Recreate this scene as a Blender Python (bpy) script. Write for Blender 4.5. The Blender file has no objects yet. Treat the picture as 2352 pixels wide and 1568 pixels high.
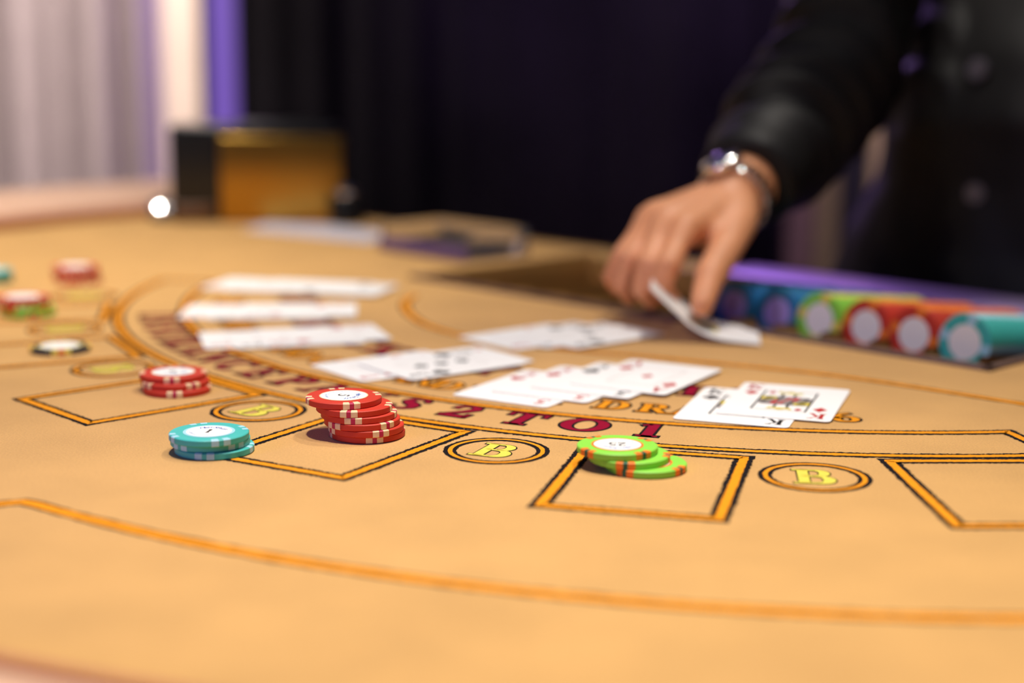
import bpy, bmesh, math, random
from mathutils import Vector, Matrix
random.seed(7)
S = bpy.context.scene
COL = S.collection
R = math.radians
# ------------------------------------------------------------------ camera
# units: metres, z = 0 is the felt of the gaming table, the floor lies at FLOOR
FLOOR = -0.93
cam = bpy.data.cameras.new('camera')
camo = bpy.data.objects.new('camera', cam)
COL.objects.link(camo)
camo.location = (0, 0, 0.1939)
camo.rotation_euler = (Matrix.Rotation(R(90 - 10.41), 3, 'X') @ Matrix.Rotation(R(0.463), 3, 'Z')).to_euler()
cam.sensor_width = 36.0
cam.lens = 54.72
cam.clip_start = 0.02
cam.clip_end = 60
cam.dof.use_dof = True
cam.dof.focus_distance = 0.79
cam.dof.aperture_fstop = 2.8
S.camera = camo
# ------------------------------------------------------------------ world, lights, exposure
S.view_settings.view_transform = 'Standard'
S.view_settings.look = 'None'
S.view_settings.exposure = 0.05
S.view_settings.gamma = 1.0
S.view_settings.use_curve_mapping = False
w = bpy.data.worlds.new('world')
S.world = w
w.use_nodes = True
bg = w.node_tree.nodes['Background']
bg.inputs[0].default_value = (0.50, 0.52, 0.90, 1)
bg.inputs[1].default_value = 0.10


def spot(name, loc, tgt, power, col, size=0.04, angle=80, blend=0.7):
    l = bpy.data.lights.new(name, 'SPOT')
    l.energy = power
    l.color = col
    l.shadow_soft_size = size
    l.spot_size = R(angle)
    l.spot_blend = blend
    o = bpy.data.objects.new(name, l)
    COL.objects.link(o)
    o.location = loc
    o.rotation_euler = (Vector(tgt) - Vector(loc)).to_track_quat('-Z', 'Y').to_euler()
    return o


WARM = (1.0, 0.93, 0.84)
spot('downlight', (-0.08, 0.58, 1.75), (-0.12, 0.36, 0), 138, WARM, 0.045, 50, 1.0)
spot('downlight', (0.04, 0.92, 1.75), (-0.04, 0.78, 0), 15, WARM, 0.04, 42, 1.0)
spot('downlight', (-0.66, 1.12, 1.70), (-0.64, 1.46, 0), 190, WARM, 0.05, 52, 1.0)
spot('downlight', (0.45, 0.60, 1.75), (0.40, 0.50, 0), 40, WARM, 0.05, 70, 1.0)
spot('downlight', (0.42, 1.34, 1.75), (0.20, 1.10, 0), 58, WARM, 0.04, 50, 1.0)
spot('downlight', (0.0, 0.95, 1.2), (0.43, 1.40, 0.345), 42, WARM, 0.05, 15, 1.0)  # added low narrow spot, not a ceiling lamp, brightening the dealer's chest
spot('added_side_fill', (-0.75, 0.15, 1.05), (0.28, 1.22, 0.04), 18, (1.0, 0.88, 0.74), 0.06, 30, 1.0)  # fill added to brighten the hand and the standing tray chips
spot('curtain_wash', (-1.3, 2.7, 2.1), (-1.2, 4.3, 0.1), 960, (0.95, 0.80, 0.72), 0.15, 80, 1.0)
spot('purple_wash', (-0.1, 3.3, 2.1), (-1.1, 4.3, 0.3), 520, (0.55, 0.36, 1.0), 0.1, 75, 1.0)
spot('purple_wash', (0.12, 2.5, 0.62), (0.36, 1.315, 0.01), 26, (0.55, 0.30, 1.0), 0.10, 17, 0.6)
spot('purple_wash', (0.1, 1.9, 2.0), (0.28, 3.2, 0.95), 430, (0.72, 0.45, 1.0), 0.2, 48, 1.0)
spot('purple_wash', (-1.0, -0.1, 0.45), (-0.17, 0.78, 0.0), 26, (0.16, 0.20, 1.0), 0.25, 26, 1.0)
spot('post_wash', (0.95, 2.2, 1.0), (0.66, 2.95, 0.12), 40, (1.0, 0.75, 0.75), 0.1, 60, 1.0)

# ------------------------------------------------------------------ helpers


def mat(name, col, rough=0.5, metal=0.0, var=0.06, scale=30, bump=0.0, bscale=200, coat=0.0, spec=0.5,
        trans=0.0, emit=None, estr=0.0, sheen=0.0, ior=1.45, stretch=None):
    m = bpy.data.materials.new(name)
    m.use_nodes = True
    nt = m.node_tree
    b = nt.nodes['Principled BSDF']
    b.inputs['Roughness'].default_value = rough
    b.inputs['Metallic'].default_value = metal
    b.inputs['Specular IOR Level'].default_value = spec
    b.inputs['Coat Weight'].default_value = coat
    b.inputs['Transmission Weight'].default_value = trans
    b.inputs['IOR'].default_value = ior
    b.inputs['Sheen Weight'].default_value = sheen
    tc = nt.nodes.new('ShaderNodeTexCoord')
    src = tc.outputs['Object']
    if stretch:
        mp = nt.nodes.new('ShaderNodeMapping')
        mp.inputs['Scale'].default_value = stretch
        nt.links.new(src, mp.inputs['Vector'])
        src = mp.outputs['Vector']
    n = nt.nodes.new('ShaderNodeTexNoise')
    n.inputs['Scale'].default_value = scale
    n.inputs['Detail'].default_value = 4
    nt.links.new(src, n.inputs['Vector'])
    r = nt.nodes.new('ShaderNodeValToRGB')
    r.color_ramp.elements[0].position = 0.3
    r.color_ramp.elements[1].position = 0.7
    r.color_ramp.elements[0].color = tuple(c * (1 - var) for c in col) + (1,)
    r.color_ramp.elements[1].color = tuple(min(1, c * (1 + var)) for c in col) + (1,)
    nt.links.new(n.outputs['Fac'], r.inputs['Fac'])
    nt.links.new(r.outputs['Color'], b.inputs['Base Color'])
    if bump:
        n2 = nt.nodes.new('ShaderNodeTexNoise')
        n2.inputs['Scale'].default_value = bscale
        n2.inputs['Detail'].default_value = 3
        nt.links.new(src, n2.inputs['Vector'])
        bp = nt.nodes.new('ShaderNodeBump')
        bp.inputs['Strength'].default_value = bump
        bp.inputs['Distance'].default_value = 0.001
        nt.links.new(n2.outputs['Fac'], bp.inputs['Height'])
        nt.links.new(bp.outputs['Normal'], b.inputs['Normal'])
    if emit:
        b.inputs['Emission Color'].default_value = tuple(emit) + (1,)
        b.inputs['Emission Strength'].default_value = estr
    return m


M = {}
M['felt'] = mat('felt', (0.61, 0.345, 0.120), 0.95, var=0.07, scale=16, bump=0.55, bscale=1500, spec=0.1, sheen=0.15)
# the nap adds a fine grain on top of the broad mottling
_nt = M['felt'].node_tree
_b = _nt.nodes['Principled BSDF']
_old = _b.inputs['Base Color'].links[0].from_socket
_tc = _nt.nodes.new('ShaderNodeTexCoord')
_n = _nt.nodes.new('ShaderNodeTexNoise')
_n.inputs['Scale'].default_value = 900
_n.inputs['Detail'].default_value = 2
_nt.links.new(_tc.outputs['Object'], _n.inputs['Vector'])
_mr = _nt.nodes.new('ShaderNodeMapRange')
_mr.inputs['From Min'].default_value = 0.3
_mr.inputs['From Max'].default_value = 0.7
_mr.inputs['To Min'].default_value = 0.90
_mr.inputs['To Max'].default_value = 1.08
_nt.links.new(_n.outputs['Fac'], _mr.inputs['Value'])
_mx = _nt.nodes.new('ShaderNodeVectorMath')
_mx.operation = 'SCALE'
_nt.links.new(_old, _mx.inputs[0])
_nt.links.new(_mr.outputs['Result'], _mx.inputs['Scale'])
_nt.links.new(_mx.outputs['Vector'], _b.inputs['Base Color'])

M['ink_orange'] = mat('ink_orange', (0.78, 0.28, 0.012), 0.9, var=0.08, scale=300, bump=0.3, bscale=1500, spec=0.1)
M['ink_gold'] = mat('ink_gold', (0.74, 0.27, 0.012), 0.9, var=0.08, scale=300, spec=0.1)
M['ink_black'] = mat('ink_black', (0.012, 0.009, 0.010), 0.95, var=0.2, scale=300, spec=0.1)
M['ink_red'] = mat('ink_red', (0.25, 0.003, 0.024), 0.9, var=0.08, scale=300, bump=0.3, bscale=1500, spec=0.1)
M['ink_yellow'] = mat('ink_yellow', (0.68, 0.58, 0.085), 0.9, var=0.06, scale=300, spec=0.1)
M['rail'] = mat('rail_leather', (0.68, 0.42, 0.28), 0.36, var=0.05, scale=20, bump=0.15, bscale=500)
M['railshade'] = mat('shaded_rail_leather', (0.42, 0.17, 0.08), 0.45, var=0.05, scale=20, bump=0.1, bscale=500)  # rail leather with the shade of its inner face put into the colour
M['wood'] = mat('dark_wood', (0.10, 0.045, 0.018), 0.4, var=0.3, scale=8, stretch=(1, 12, 1))
M['traybrown'] = mat('tray_bronze', (0.44, 0.24, 0.075), 0.40, metal=0.0, var=0.1, scale=20)
M['traylip'] = mat('tray_lip', (0.16, 0.095, 0.075), 0.45, metal=0.3, var=0.08)
M['steel'] = mat('violet_lit_steel', (0.66, 0.52, 0.80), 0.42, metal=1.0, var=0.05)  # violet light reflected by the tray flange is put into the metal colour
M['chrome'] = mat('chrome', (0.9, 0.9, 0.9), 0.11, metal=1.0, var=0.02)
M['brass'] = mat('polished_brass', (0.46, 0.26, 0.05), 0.28, metal=1.0, var=0.12, scale=14)
M['blackplastic'] = mat('black_plastic', (0.008, 0.008, 0.009), 0.3, var=0.1)
M['card'] = mat('card_stock', (0.86, 0.84, 0.82), 0.55, var=0.01, scale=40, spec=0.25)
M['cardred'] = mat('card_red', (0.50, 0.02, 0.02), 0.5, var=0.03)
M['cardblack'] = mat('card_black', (0.012, 0.012, 0.012), 0.5, var=0.1)
M['cardyellow'] = mat('card_yellow', (0.66, 0.52, 0.03), 0.5, var=0.08)
M['cardgrey'] = mat('card_grey', (0.30, 0.26, 0.25), 0.5, var=0.3, scale=400)
M['cardline'] = mat('card_frame_line', (0.34, 0.24, 0.22), 0.5)
M['chipred'] = mat('chip_red', (0.56, 0.034, 0.013), 0.6, var=0.03)
M['chipcream'] = mat('chip_cream', (0.84, 0.62, 0.36), 0.55, var=0.03)
M['chipmagenta'] = mat('chip_magenta', (0.50, 0.012, 0.075), 0.55, var=0.03)
M['chipteal'] = mat('chip_teal', (0.05, 0.46, 0.42), 0.5, var=0.03)
M['chipnavy'] = mat('chip_blue', (0.012, 0.155, 0.30), 0.5, var=0.05)
M['chipsky'] = mat('chip_pale_blue', (0.36, 0.66, 0.76), 0.5, var=0.03)
M['chipgreen'] = mat('chip_green', (0.25, 0.66, 0.06), 0.5, var=0.03)
M['chiporange'] = mat('chip_orange', (0.86, 0.20, 0.015), 0.55, var=0.03)
M['chipdkgreen'] = mat('chip_dark_green', (0.015, 0.10, 0.06), 0.55, var=0.03)
M['chipyellow'] = mat('chip_yellow', (0.80, 0.66, 0.10), 0.55, var=0.03)
M['chipblack'] = mat('chip_black', (0.012, 0.012, 0.03), 0.5, var=0.1)
M['chipblue2'] = mat('chip_royal_blue', (0.012, 0.17, 0.42), 0.4, var=0.05)
M['inlay'] = mat('inlay_white', (0.88, 0.87, 0.83), 0.5, var=0.01)
M['inlayvioletlit'] = mat('inlay_white_violet_lit', (0.40, 0.32, 0.92), 0.5, var=0.02)  # white inlay with the violet light over the tray put into its colour
M['inkblue'] = mat('inlay_ink_blue', (0.05, 0.14, 0.50), 0.6, var=0.1)
M['inksky'] = mat('inlay_ink_pale_blue', (0.16, 0.34, 0.62), 0.6, var=0.1)
M['inkdark'] = mat('inlay_ink_dark', (0.03, 0.015, 0.015), 0.6, var=0.1)
M['jet'] = mat('jet_button', (0.10, 0.09, 0.11), 0.25, var=0.05)
M['skin'] = mat('skin', (0.80, 0.36, 0.175), 0.5, var=0.06, scale=60, bump=0.1, bscale=700)
M['skin'].node_tree.nodes['Principled BSDF'].inputs['Subsurface Weight'].default_value = 0.12
M['skin'].node_tree.nodes['Principled BSDF'].inputs['Subsurface Radius'].default_value = (0.01, 0.004, 0.002)
M['jacket'] = mat('jacket_cloth', (0.0085, 0.0078, 0.0080), 0.55, var=0.15, scale=200, bump=0.2, bscale=900, spec=0.3)
M['trouser'] = mat('trouser_cloth', (0.006, 0.006, 0.008), 0.8, var=0.1, scale=200)
M['hair'] = mat('hair', (0.02, 0.012, 0.008), 0.6, var=0.3, scale=100)
M['eye'] = mat('eye_white', (0.8, 0.78, 0.75), 0.2, var=0.02)
M['lips'] = mat('lips', (0.45, 0.15, 0.12), 0.45, var=0.05)
M['curtain'] = mat('curtain_cloth', (0.50, 0.44, 0.45), 0.85, var=0.04, scale=10, spec=0.2)
M['backdrop'] = mat('black_drape', (0.016, 0.014, 0.018), 0.9, var=0.35, scale=3.0, spec=0.15)
M['plaster'] = mat('cream_plaster', (0.55, 0.46, 0.40), 0.8, var=0.04, scale=6, spec=0.2)
M['led'] = mat('violet_light_panel', (0.03, 0.02, 0.06), 0.4, emit=(0.20, 0.105, 0.56), estr=0.72)
M['carpet'] = mat('carpet', (0.03, 0.015, 0.02), 0.95, var=0.4, scale=30)
M['navy'] = mat('navy_paint', (0.018, 0.015, 0.035), 0.6, var=0.1)
M['mauve'] = mat('mauve_paint', (0.20, 0.12, 0.15), 0.7, var=0.06)
M['sand'] = mat('sand_paint', (0.60, 0.47, 0.30), 0.7, var=0.06)
M['beige'] = mat('beige_paint', (0.26, 0.20, 0.13), 0.7, var=0.06)
M['acryl'] = mat('clear_acrylic', (0.92, 0.92, 0.95), 0.05, trans=0.95, ior=1.3, var=0.01)
M['acrylviolet'] = mat('violet_acrylic', (0.20, 0.13, 0.34), 0.25, trans=0.25, ior=1.4, var=0.03)
M['paper'] = mat('pale_paper', (0.72, 0.68, 0.76), 0.35, var=0.02)


def link(name, bm_or_me, mats, parent=None, smooth=None, off=None):
    if isinstance(bm_or_me, bmesh.types.BMesh):
        me = bpy.data.meshes.new(name)
        bm_or_me.to_mesh(me)
        bm_or_me.free()
    else:
        me = bm_or_me
    if not isinstance(mats, (list, tuple)):
        mats = [mats]
    if len(me.materials) == 0:
        for m in mats:
            me.materials.append(M[m] if isinstance(m, str) else m)
    if smooth is not None:
        me.shade_smooth()
        me.set_sharp_from_angle(angle=R(smooth))
    o = bpy.data.objects.new(name, me)
    COL.objects.link(o)
    if parent is not None:
        o.parent = parent
        if off is not None:
            o.location = off
    return o


def tag(o, label, cat, group=None):
    o['label'] = label
    o['category'] = cat
    if group:
        o['group'] = group
    return o


def struct(o):
    o['kind'] = 'structure'
    return o


def empty(name, loc, rz=0.0):
    o = bpy.data.objects.new(name, None)
    COL.objects.link(o)
    o.location = loc
    o.rotation_euler = (0, 0, rz)
    o.empty_display_size = 0.02
    return o


def inv(o):
    return -Vector(o.location)


def box(bm, x0, x1, y0, y1, z0, z1, mi=0, mtx=None):
    vs = [bm.verts.new((x, y, z)) for x in (x0, x1) for y in (y0, y1) for z in (z0, z1)]
    if mtx is not None:
        for v in vs:
            v.co = mtx @ v.co
    q = [(0, 1, 3, 2), (4, 6, 7, 5), (0, 4, 5, 1), (2, 3, 7, 6), (0, 2, 6, 4), (1, 5, 7, 3)]
    fs = []
    for f in q:
        fc = bm.faces.new([vs[i] for i in f])
        fc.material_index = mi
        fs.append(fc)
    return fs


def bevel(bm, w, seg=2):
    bmesh.ops.bevel(bm, geom=list(bm.edges), offset=w, segments=seg, affect='EDGES', profile=0.5)


def lathe(bm, prof, n=48, a0=0.0, a1=2 * math.pi, mi=0, close=True):
    full = abs(a1 - a0 - 2 * math.pi) < 1e-6
    k = n if full else n + 1
    rings = []
    for (r, z) in prof:
        if r < 1e-7:
            rings.append([bm.verts.new((0, 0, z))])
        else:
            rings.append([bm.verts.new((r * math.cos(a0 + (a1 - a0) * i / n), r * math.sin(a0 + (a1 - a0) * i / n), z)) for i in range(k)])
    for a, b in zip(rings, rings[1:]):
        for i in range(n):
            j = (i + 1) % k
            if len(a) == 1 and len(b) == 1:
                continue
            if len(a) == 1:
                f = bm.faces.new((a[0], b[i], b[j]))
            elif len(b) == 1:
                f = bm.faces.new((a[i], b[0], a[j]))
            else:
                f = bm.faces.new((a[i], b[i], b[j], a[j]))
            f.material_index = mi
    return rings


def fix(bm):
    bmesh.ops.recalc_face_normals(bm, faces=bm.faces)


# ------------------------------------------------------------------ room
FL = Vector((-0.713, -0.701, 0))     # the way the dealer faces
RT = Vector((-0.701, 0.713, 0))      # the dealer's right


def NT(n, t, z=0.0):
    """n: away from the players across the dealer's straight edge, t: along that edge"""
    return Vector((0.713 * n + 0.701 * t, 0.701 * n - 0.713 * t, z))


bm = bmesh.new()
box(bm, -3.2, 3.6, -2.0, 5.2, FLOOR - 0.1, FLOOR)
struct(link('floor', bm, 'carpet'))
bm = bmesh.new()
box(bm, -3.2, 3.6, 5.1, 5.2, FLOOR, 2.4)
struct(link('wall_back', bm, 'plaster'))
bm = bmesh.new()
box(bm, -0.835, -0.722, 3.75, 3.9, FLOOR, 2.4)
struct(link('trim_1', bm, 'plaster'))
bm = bmesh.new()
box(bm, -3.3, -3.2, -2.0, 5.2, FLOOR, 2.4)
struct(link('wall_left', bm, 'plaster'))
bm = bmesh.new()
box(bm, 3.6, 3.7, -2.0, 5.2, FLOOR, 2.4)
struct(link('wall_right', bm, 'plaster'))


def curtain(name, x0, x1, y, folds, amp, seed):
    rnd = random.Random(seed)
    bm = bmesh.new()
    N = folds * 14
    ph = [rnd.uniform(-0.9, 0.9) for _ in range(folds + 2)]
    am = [rnd.uniform(0.55, 1.2) for _ in range(folds + 2)]
    pts = []
    for i in range(N + 1):
        u = i / N * folds
        k = int(u)
        f = u - k
        p = ph[k] * (1 - f) + ph[k + 1] * f
        a = am[k] * (1 - f) + am[k + 1] * f
        pts.append((x0 + (x1 - x0) * i / N, y + amp * a * math.sin(2 * math.pi * u + p) + 0.3 * amp * math.sin(4.7 * math.pi * u + 2 * p)))
    zs = [FLOOR + 0.02, 0.2, 1.0, 2.3]
    grid = [[bm.verts.new((px, py, z)) for (px, py) in pts] for z in zs]
    for a, b in zip(grid, grid[1:]):
        for i in range(N):
            bm.faces.new((a[i], a[i + 1], b[i + 1], b[i]))
    bmesh.ops.solidify(bm, geom=bm.faces[:], thickness=0.004)
    fix(bm)
    return link(name, bm, 'curtain', smooth=50)


tag(curtain('curtain', -3.1, -0.80, 4.25, 16, 0.062, 4), 'lilac-white floor-length curtain with soft vertical folds behind the padded rail', 'curtain')

# cream wall end and violet light panel beside it
bm = bmesh.new()
box(bm, -0.722, -0.700, 3.62, 3.70, FLOOR, 2.4)
box(bm, -0.638, -0.612, 3.62, 3.70, FLOOR, 2.4)
led = tag(link('light_panel', bm, 'blackplastic'), 'tall narrow violet light panel between the cream wall and the black drape', 'light panel')
bm = bmesh.new()
box(bm, -0.701, -0.637, 3.635, 3.665, FLOOR, 2.4)
link('diffuser', bm, 'led', led)

# black drape
bm = bmesh.new()
N = 90
pts = [(-0.567 + 1.16 * i / N, 3.25 + 0.010 * math.sin(i * 0.83) + 0.006 * math.sin(i * 0.37 + 1)) for i in range(N + 1)]
g = [[bm.verts.new((x, y, z)) for x, y in pts] for z in (FLOOR + 0.02, 0.6, 2.3)]
for a, b in zip(g, g[1:]):
    for i in range(N):
        bm.faces.new((a[i], a[i + 1], b[i + 1], b[i]))
bmesh.ops.solidify(bm, geom=bm.faces[:], thickness=0.01)
fix(bm)
tag(link('drape', bm, 'backdrop', smooth=60), 'wide black drape hanging behind the dealer side of the table', 'drape')
# posts seen between the dealer's arm and body
for nm, x0, x1, y, m, lab in (('post', 0.520, 0.571, 2.95, 'mauve', 'mauve painted post seen under the dealer\'s sleeve'),
                              ('post', 0.573, 0.616, 2.95, 'beige', 'brown post beside the mauve post behind the dealer'),
                              ('post', 0.618, 0.672, 2.95, 'navy', 'dark navy post between the dealer\'s arm and body'),
                              ('post', 0.674, 0.76, 2.95, 'sand', 'beige post showing in the gap beside the dealer\'s jacket')):
    bm = bmesh.new()
    box(bm, x0, x1, y, y + 0.06, FLOOR, 2.3)
    bevel(bm, 0.006)
    tag(link(nm, bm, m), lab, 'post', 'posts behind the dealer')
bm = bmesh.new()
box(bm, 0.80, 3.6, 3.1, 3.2, FLOOR, 2.4)
struct(link('wall_rear', bm, 'backdrop'))

# ------------------------------------------------------------------ table
C = Vector((0.206, 1.264, 0))      # centre of the printed arcs
AX = R(-135.5)                      # axis of the layout
NE = 1.175                           # dealer's straight edge
table = tag(empty('gaming_table', (C.x, C.y, FLOOR)), 'tan blackjack table with printed layout and padded rail', 'table')
TO = inv(table)
RF = 0.890                          # felt radius
nC = 0.713 * C.x + 0.701 * C.y
tC = 0.701 * C.x - 0.713 * C.y
half = math.sqrt(RF ** 2 - (NE - nC) ** 2)
aE = math.acos((NE - nC) / RF)      # half angle of the cut measured from +n
aN = math.atan2(0.701, 0.713)
TRN0, TRN1, TRT0, TRT1 = 0.893, 1.120, -1.035, -0.478
outer = []
K = 140
for i in range(K + 1):
    a = aN + aE + (2 * math.pi - 2 * aE) * i / K
    outer.append(C + Vector((RF * math.cos(a), RF * math.sin(a), 0)))
hole = [NT(TRN0, TRT0), NT(TRN0, TRT1), NT(TRN1, TRT1), NT(TRN1, TRT0)]
bm = bmesh.new()
es = []
for loop in (outer, hole):
    vs = [bm.verts.new(p) for p in loop]
    for i in range(len(vs)):
        es.append(bm.edges.new((vs[i], vs[(i + 1) % len(vs)])))
bmesh.ops.triangle_fill(bm, use_beauty=True, use_dissolve=False, edges=es)
for f in bm.faces:
    if f.normal.z < 0:
        f.normal_flip()
ext = bmesh.ops.extrude_face_region(bm, geom=bm.faces[:])
for v in [e for e in ext['geom'] if isinstance(e, bmesh.types.BMVert)]:
    v.co.z = -0.012
fix(bm)
felt = link('felt', bm, 'felt', table, off=TO)
# slab under the felt
bm = bmesh.new()
vs = [bm.verts.new(p + Vector((0, 0, -0.07))) for p in outer]
f = bm.faces.new(vs)
ex = bmesh.ops.extrude_face_region(bm, geom=[f])
for v in [e for e in ex['geom'] if isinstance(e, bmesh.types.BMVert)]:
    v.co.z = -0.16
fix(bm)
link('apron', bm, 'wood', table, off=TO)
for dt in (-0.45, 0.45):
    bm = bmesh.new()
    c = NT(0.75, tC + dt)
    lathe(bm, [(0, FLOOR), (0.24, FLOOR), (0.24, FLOOR + 0.04), (0.10, FLOOR + 0.09), (0.085, -0.3), (0.13, -0.16), (0, -0.16)], 40)
    for v in bm.verts:
        v.co += c
    fix(bm)
    link('pedestal', bm, 'wood', table, smooth=40, off=TO)
# padded rail round the players' side
prof = [(RF, 0.0), (RF + 0.001, 0.006), (RF + 0.004, 0.0105), (RF + 0.012, 0.0130), (RF + 0.030, 0.0165), (RF + 0.050, 0.0235), (RF + 0.066, 0.0300),
        (RF + 0.082, 0.0335), (RF + 0.098, 0.0330), (RF + 0.112, 0.0285), (RF + 0.122, 0.0200), (RF + 0.127, 0.0080), (RF + 0.127, -0.05), (RF + 0.10, -0.07), (RF, -0.07)]
bm = bmesh.new()
KR = 160
rings = []
for i in range(KR + 1):
    a = aN + aE + (2 * math.pi - 2 * aE) * i / KR
    rings.append([bm.verts.new(C + Vector((r * math.cos(a), r * math.sin(a), z))) for r, z in prof])
for p, q in zip(rings, rings[1:]):
    for j in range(len(prof)):
        k = (j + 1) % len(prof)
        f = bm.faces.new((p[j], p[k], q[k], q[j]))
bm.faces.new(rings[0])
bm.faces.new(list(reversed(rings[-1])))
fix(bm)
link('padded_rail', bm, 'rail', table, smooth=60, off=TO)
bm = bmesh.new()  # band added over the rail's inner face to darken it as shade
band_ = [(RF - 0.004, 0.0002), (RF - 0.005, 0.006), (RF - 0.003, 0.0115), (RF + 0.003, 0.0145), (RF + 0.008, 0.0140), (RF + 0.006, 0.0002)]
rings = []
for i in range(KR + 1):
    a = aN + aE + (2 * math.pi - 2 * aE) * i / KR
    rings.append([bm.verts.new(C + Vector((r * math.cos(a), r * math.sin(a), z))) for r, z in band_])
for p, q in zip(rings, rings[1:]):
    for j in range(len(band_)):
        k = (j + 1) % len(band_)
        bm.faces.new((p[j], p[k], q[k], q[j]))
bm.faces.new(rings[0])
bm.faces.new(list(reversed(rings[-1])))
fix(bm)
link('rail_inner_shade', bm, 'railshade', table, smooth=60, off=TO)['label'] = 'shaded inner face of the rail, its shade put in as terracotta'
# wooden trim along the dealer's edge
bm = bmesh.new()
a, b = NT(NE, tC - half), NT(NE, tC + half)
d = (b - a).normalized()
nn = Vector((0.713, 0.701, 0))
for p in (0, 1):
    pass
v = [a + Vector((0, 0, -0.07)), b + Vector((0, 0, -0.07)), b + nn * 0.018 + Vector((0, 0, -0.07)), a + nn * 0.018 + Vector((0, 0, -0.07))]
lo = [bm.verts.new(x) for x in v]
hi = [bm.verts.new(x + Vector((0, 0, 0.0695))) for x in v]
bm.faces.new(lo)
bm.faces.new(hi)
for i in range(4):
    bm.faces.new((lo[i], lo[(i + 1) % 4], hi[(i + 1) % 4], hi[i]))
fix(bm)
link('edge_trim', bm, 'wood', table, off=TO)

# ------------------------------------------------------------------ printed layout (flat print lying on the felt)
ZB, ZC = 0.00016, 0.00024


def strip_mesh(bm, left, right, z, mi, closed=False):
    a = [bm.verts.new((p[0], p[1], z)) for p in left]
    b = [bm.verts.new((p[0], p[1], z)) for p in right]
    n = len(a)
    for i in range(n if closed else n - 1):
        j = (i + 1) % n
        f = bm.faces.new((a[i], b[i], b[j], a[j]))
        f.material_index = mi
        f.normal_update()
        if f.normal.z < 0:
            f.normal_flip()


def jit(s):
    return random.gauss(0, s)


def offsets(pts, dists, closed=False, jitter=0.0):
    """offset polylines of pts (2-D) by every distance in dists"""
    n = len(pts)
    res = [[] for _ in dists]
    for i in range(n):
        if closed:
            p0, p1, p2 = pts[i - 1], pts[i], pts[(i + 1) % n]
        else:
            p0, p1, p2 = pts[max(i - 1, 0)], pts[i], pts[min(i + 1, n - 1)]
        t1 = Vector((p1[0] - p0[0], p1[1] - p0[1]))
        t2 = Vector((p2[0] - p1[0], p2[1] - p1[1]))
        if t1.length < 1e-9:
            t1 = t2
        if t2.length < 1e-9:
            t2 = t1
        t1.normalize()
        t2.normalize()
        n1 = Vector((-t1.y, t1.x))
        n2 = Vector((-t2.y, t2.x))
        m = (n1 + n2)
        if m.length < 1e-6:
            m = n1
        m.normalize()
        k = 1 / max(0.35, m.dot(n1))
        for r, (d, js) in zip(res, dists):
            dd = (d + jit(jitter) * js) * k
            r.append((p1[0] + m.x * dd, p1[1] + m.y * dd))
    return res


def densify(pts, step, closed=False):
    out = []
    n = len(pts)
    for i in range(n if closed else n - 1):
        a, b = Vector(pts[i]), Vector(pts[(i + 1) % n])
        k = max(1, int((b - a).length / step))
        for j in range(k):
            out.append(tuple(a.lerp(b, j / k)))
    if not closed:
        out.append(tuple(pts[-1]))
    return out


def printed_line(name, pts, wo=0.0043, wb=0.0025, closed=False, step=0.0008, jitter=0.00036):
    pts = densify([tuple(p[:2]) for p in pts], step, closed)
    h, H = wo / 2, wo / 2 + wb
    L = offsets(pts, [(-H, 1), (-h + 0.0002, 0.0), (h - 0.0002, 0.0), (H, 1)], closed, jitter)
    Oo = offsets(pts, [(-h, 0.6), (h, 0.6)], closed, jitter)
    bm = bmesh.new()
    strip_mesh(bm, L[0], L[1], ZB, 0, closed)
    strip_mesh(bm, L[2], L[3], ZB, 0, closed)
    strip_mesh(bm, Oo[0], Oo[1], ZC, 1, closed)
    return link(name, bm, ['ink_black', 'ink_orange'], felt)


def arc(r, a0, a1, n=200, c=C):
    return [(c.x + r * math.cos(R(a0 + (a1 - a0) * i / n)), c.y + r * math.sin(R(a0 + (a1 - a0) * i / n))) for i in range(n + 1)]


def polar(r, a):
    return (C.x + r * math.cos(R(a)), C.y + r * math.sin(R(a)))


# band that frames the insurance line: two arcs closed at both ends
band = arc(0.5145, -82.5, -188.5) + arc(0.4655, -188.0, -83.0)
printed_line('band_outline', band, closed=True)


def smooth_curve(P, n=14):
    out = []
    for i in range(len(P) - 1):
        p0 = Vector(P[max(i - 1, 0)])
        p1 = Vector(P[i])
        p2 = Vector(P[i + 1])
        p3 = Vector(P[min(i + 2, len(P) - 1)])
        for j in range(n):
            t = j / n
            out.append(tuple(0.5 * ((2 * p1) + (p2 - p0) * t + (2 * p0 - 5 * p1 + 4 * p2 - p3) * t * t + (3 * p1 - p0 - 3 * p2 + p3) * t ** 3)))
    out.append(tuple(P[-1]))
    return out


C2 = Vector((0.1796, 1.1566, 0))
brd = [(-0.30, 0.585), (-0.262, 0.622), (-0.228, 0.651), (-0.2135, 0.657)] + arc(0.6345, -127.5, -38.0, 120, C2)
printed_line('border_line', brd, 0.0060, 0.0016, step=0.003)
inn = [(-0.080, 1.262), (-0.0850, 1.215), (-0.0735, 1.150), (-0.0500, 1.097), (-0.012, 1.055), (0.035, 1.026), (0.087, 1.004), (0.140, 0.979), (0.197, 0.949), (0.245, 0.912), (0.293, 0.870), (0.35, 0.82)]
printed_line('dealer_line', smooth_curve(inn), 0.0055, 0.0016, step=0.003)

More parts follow.
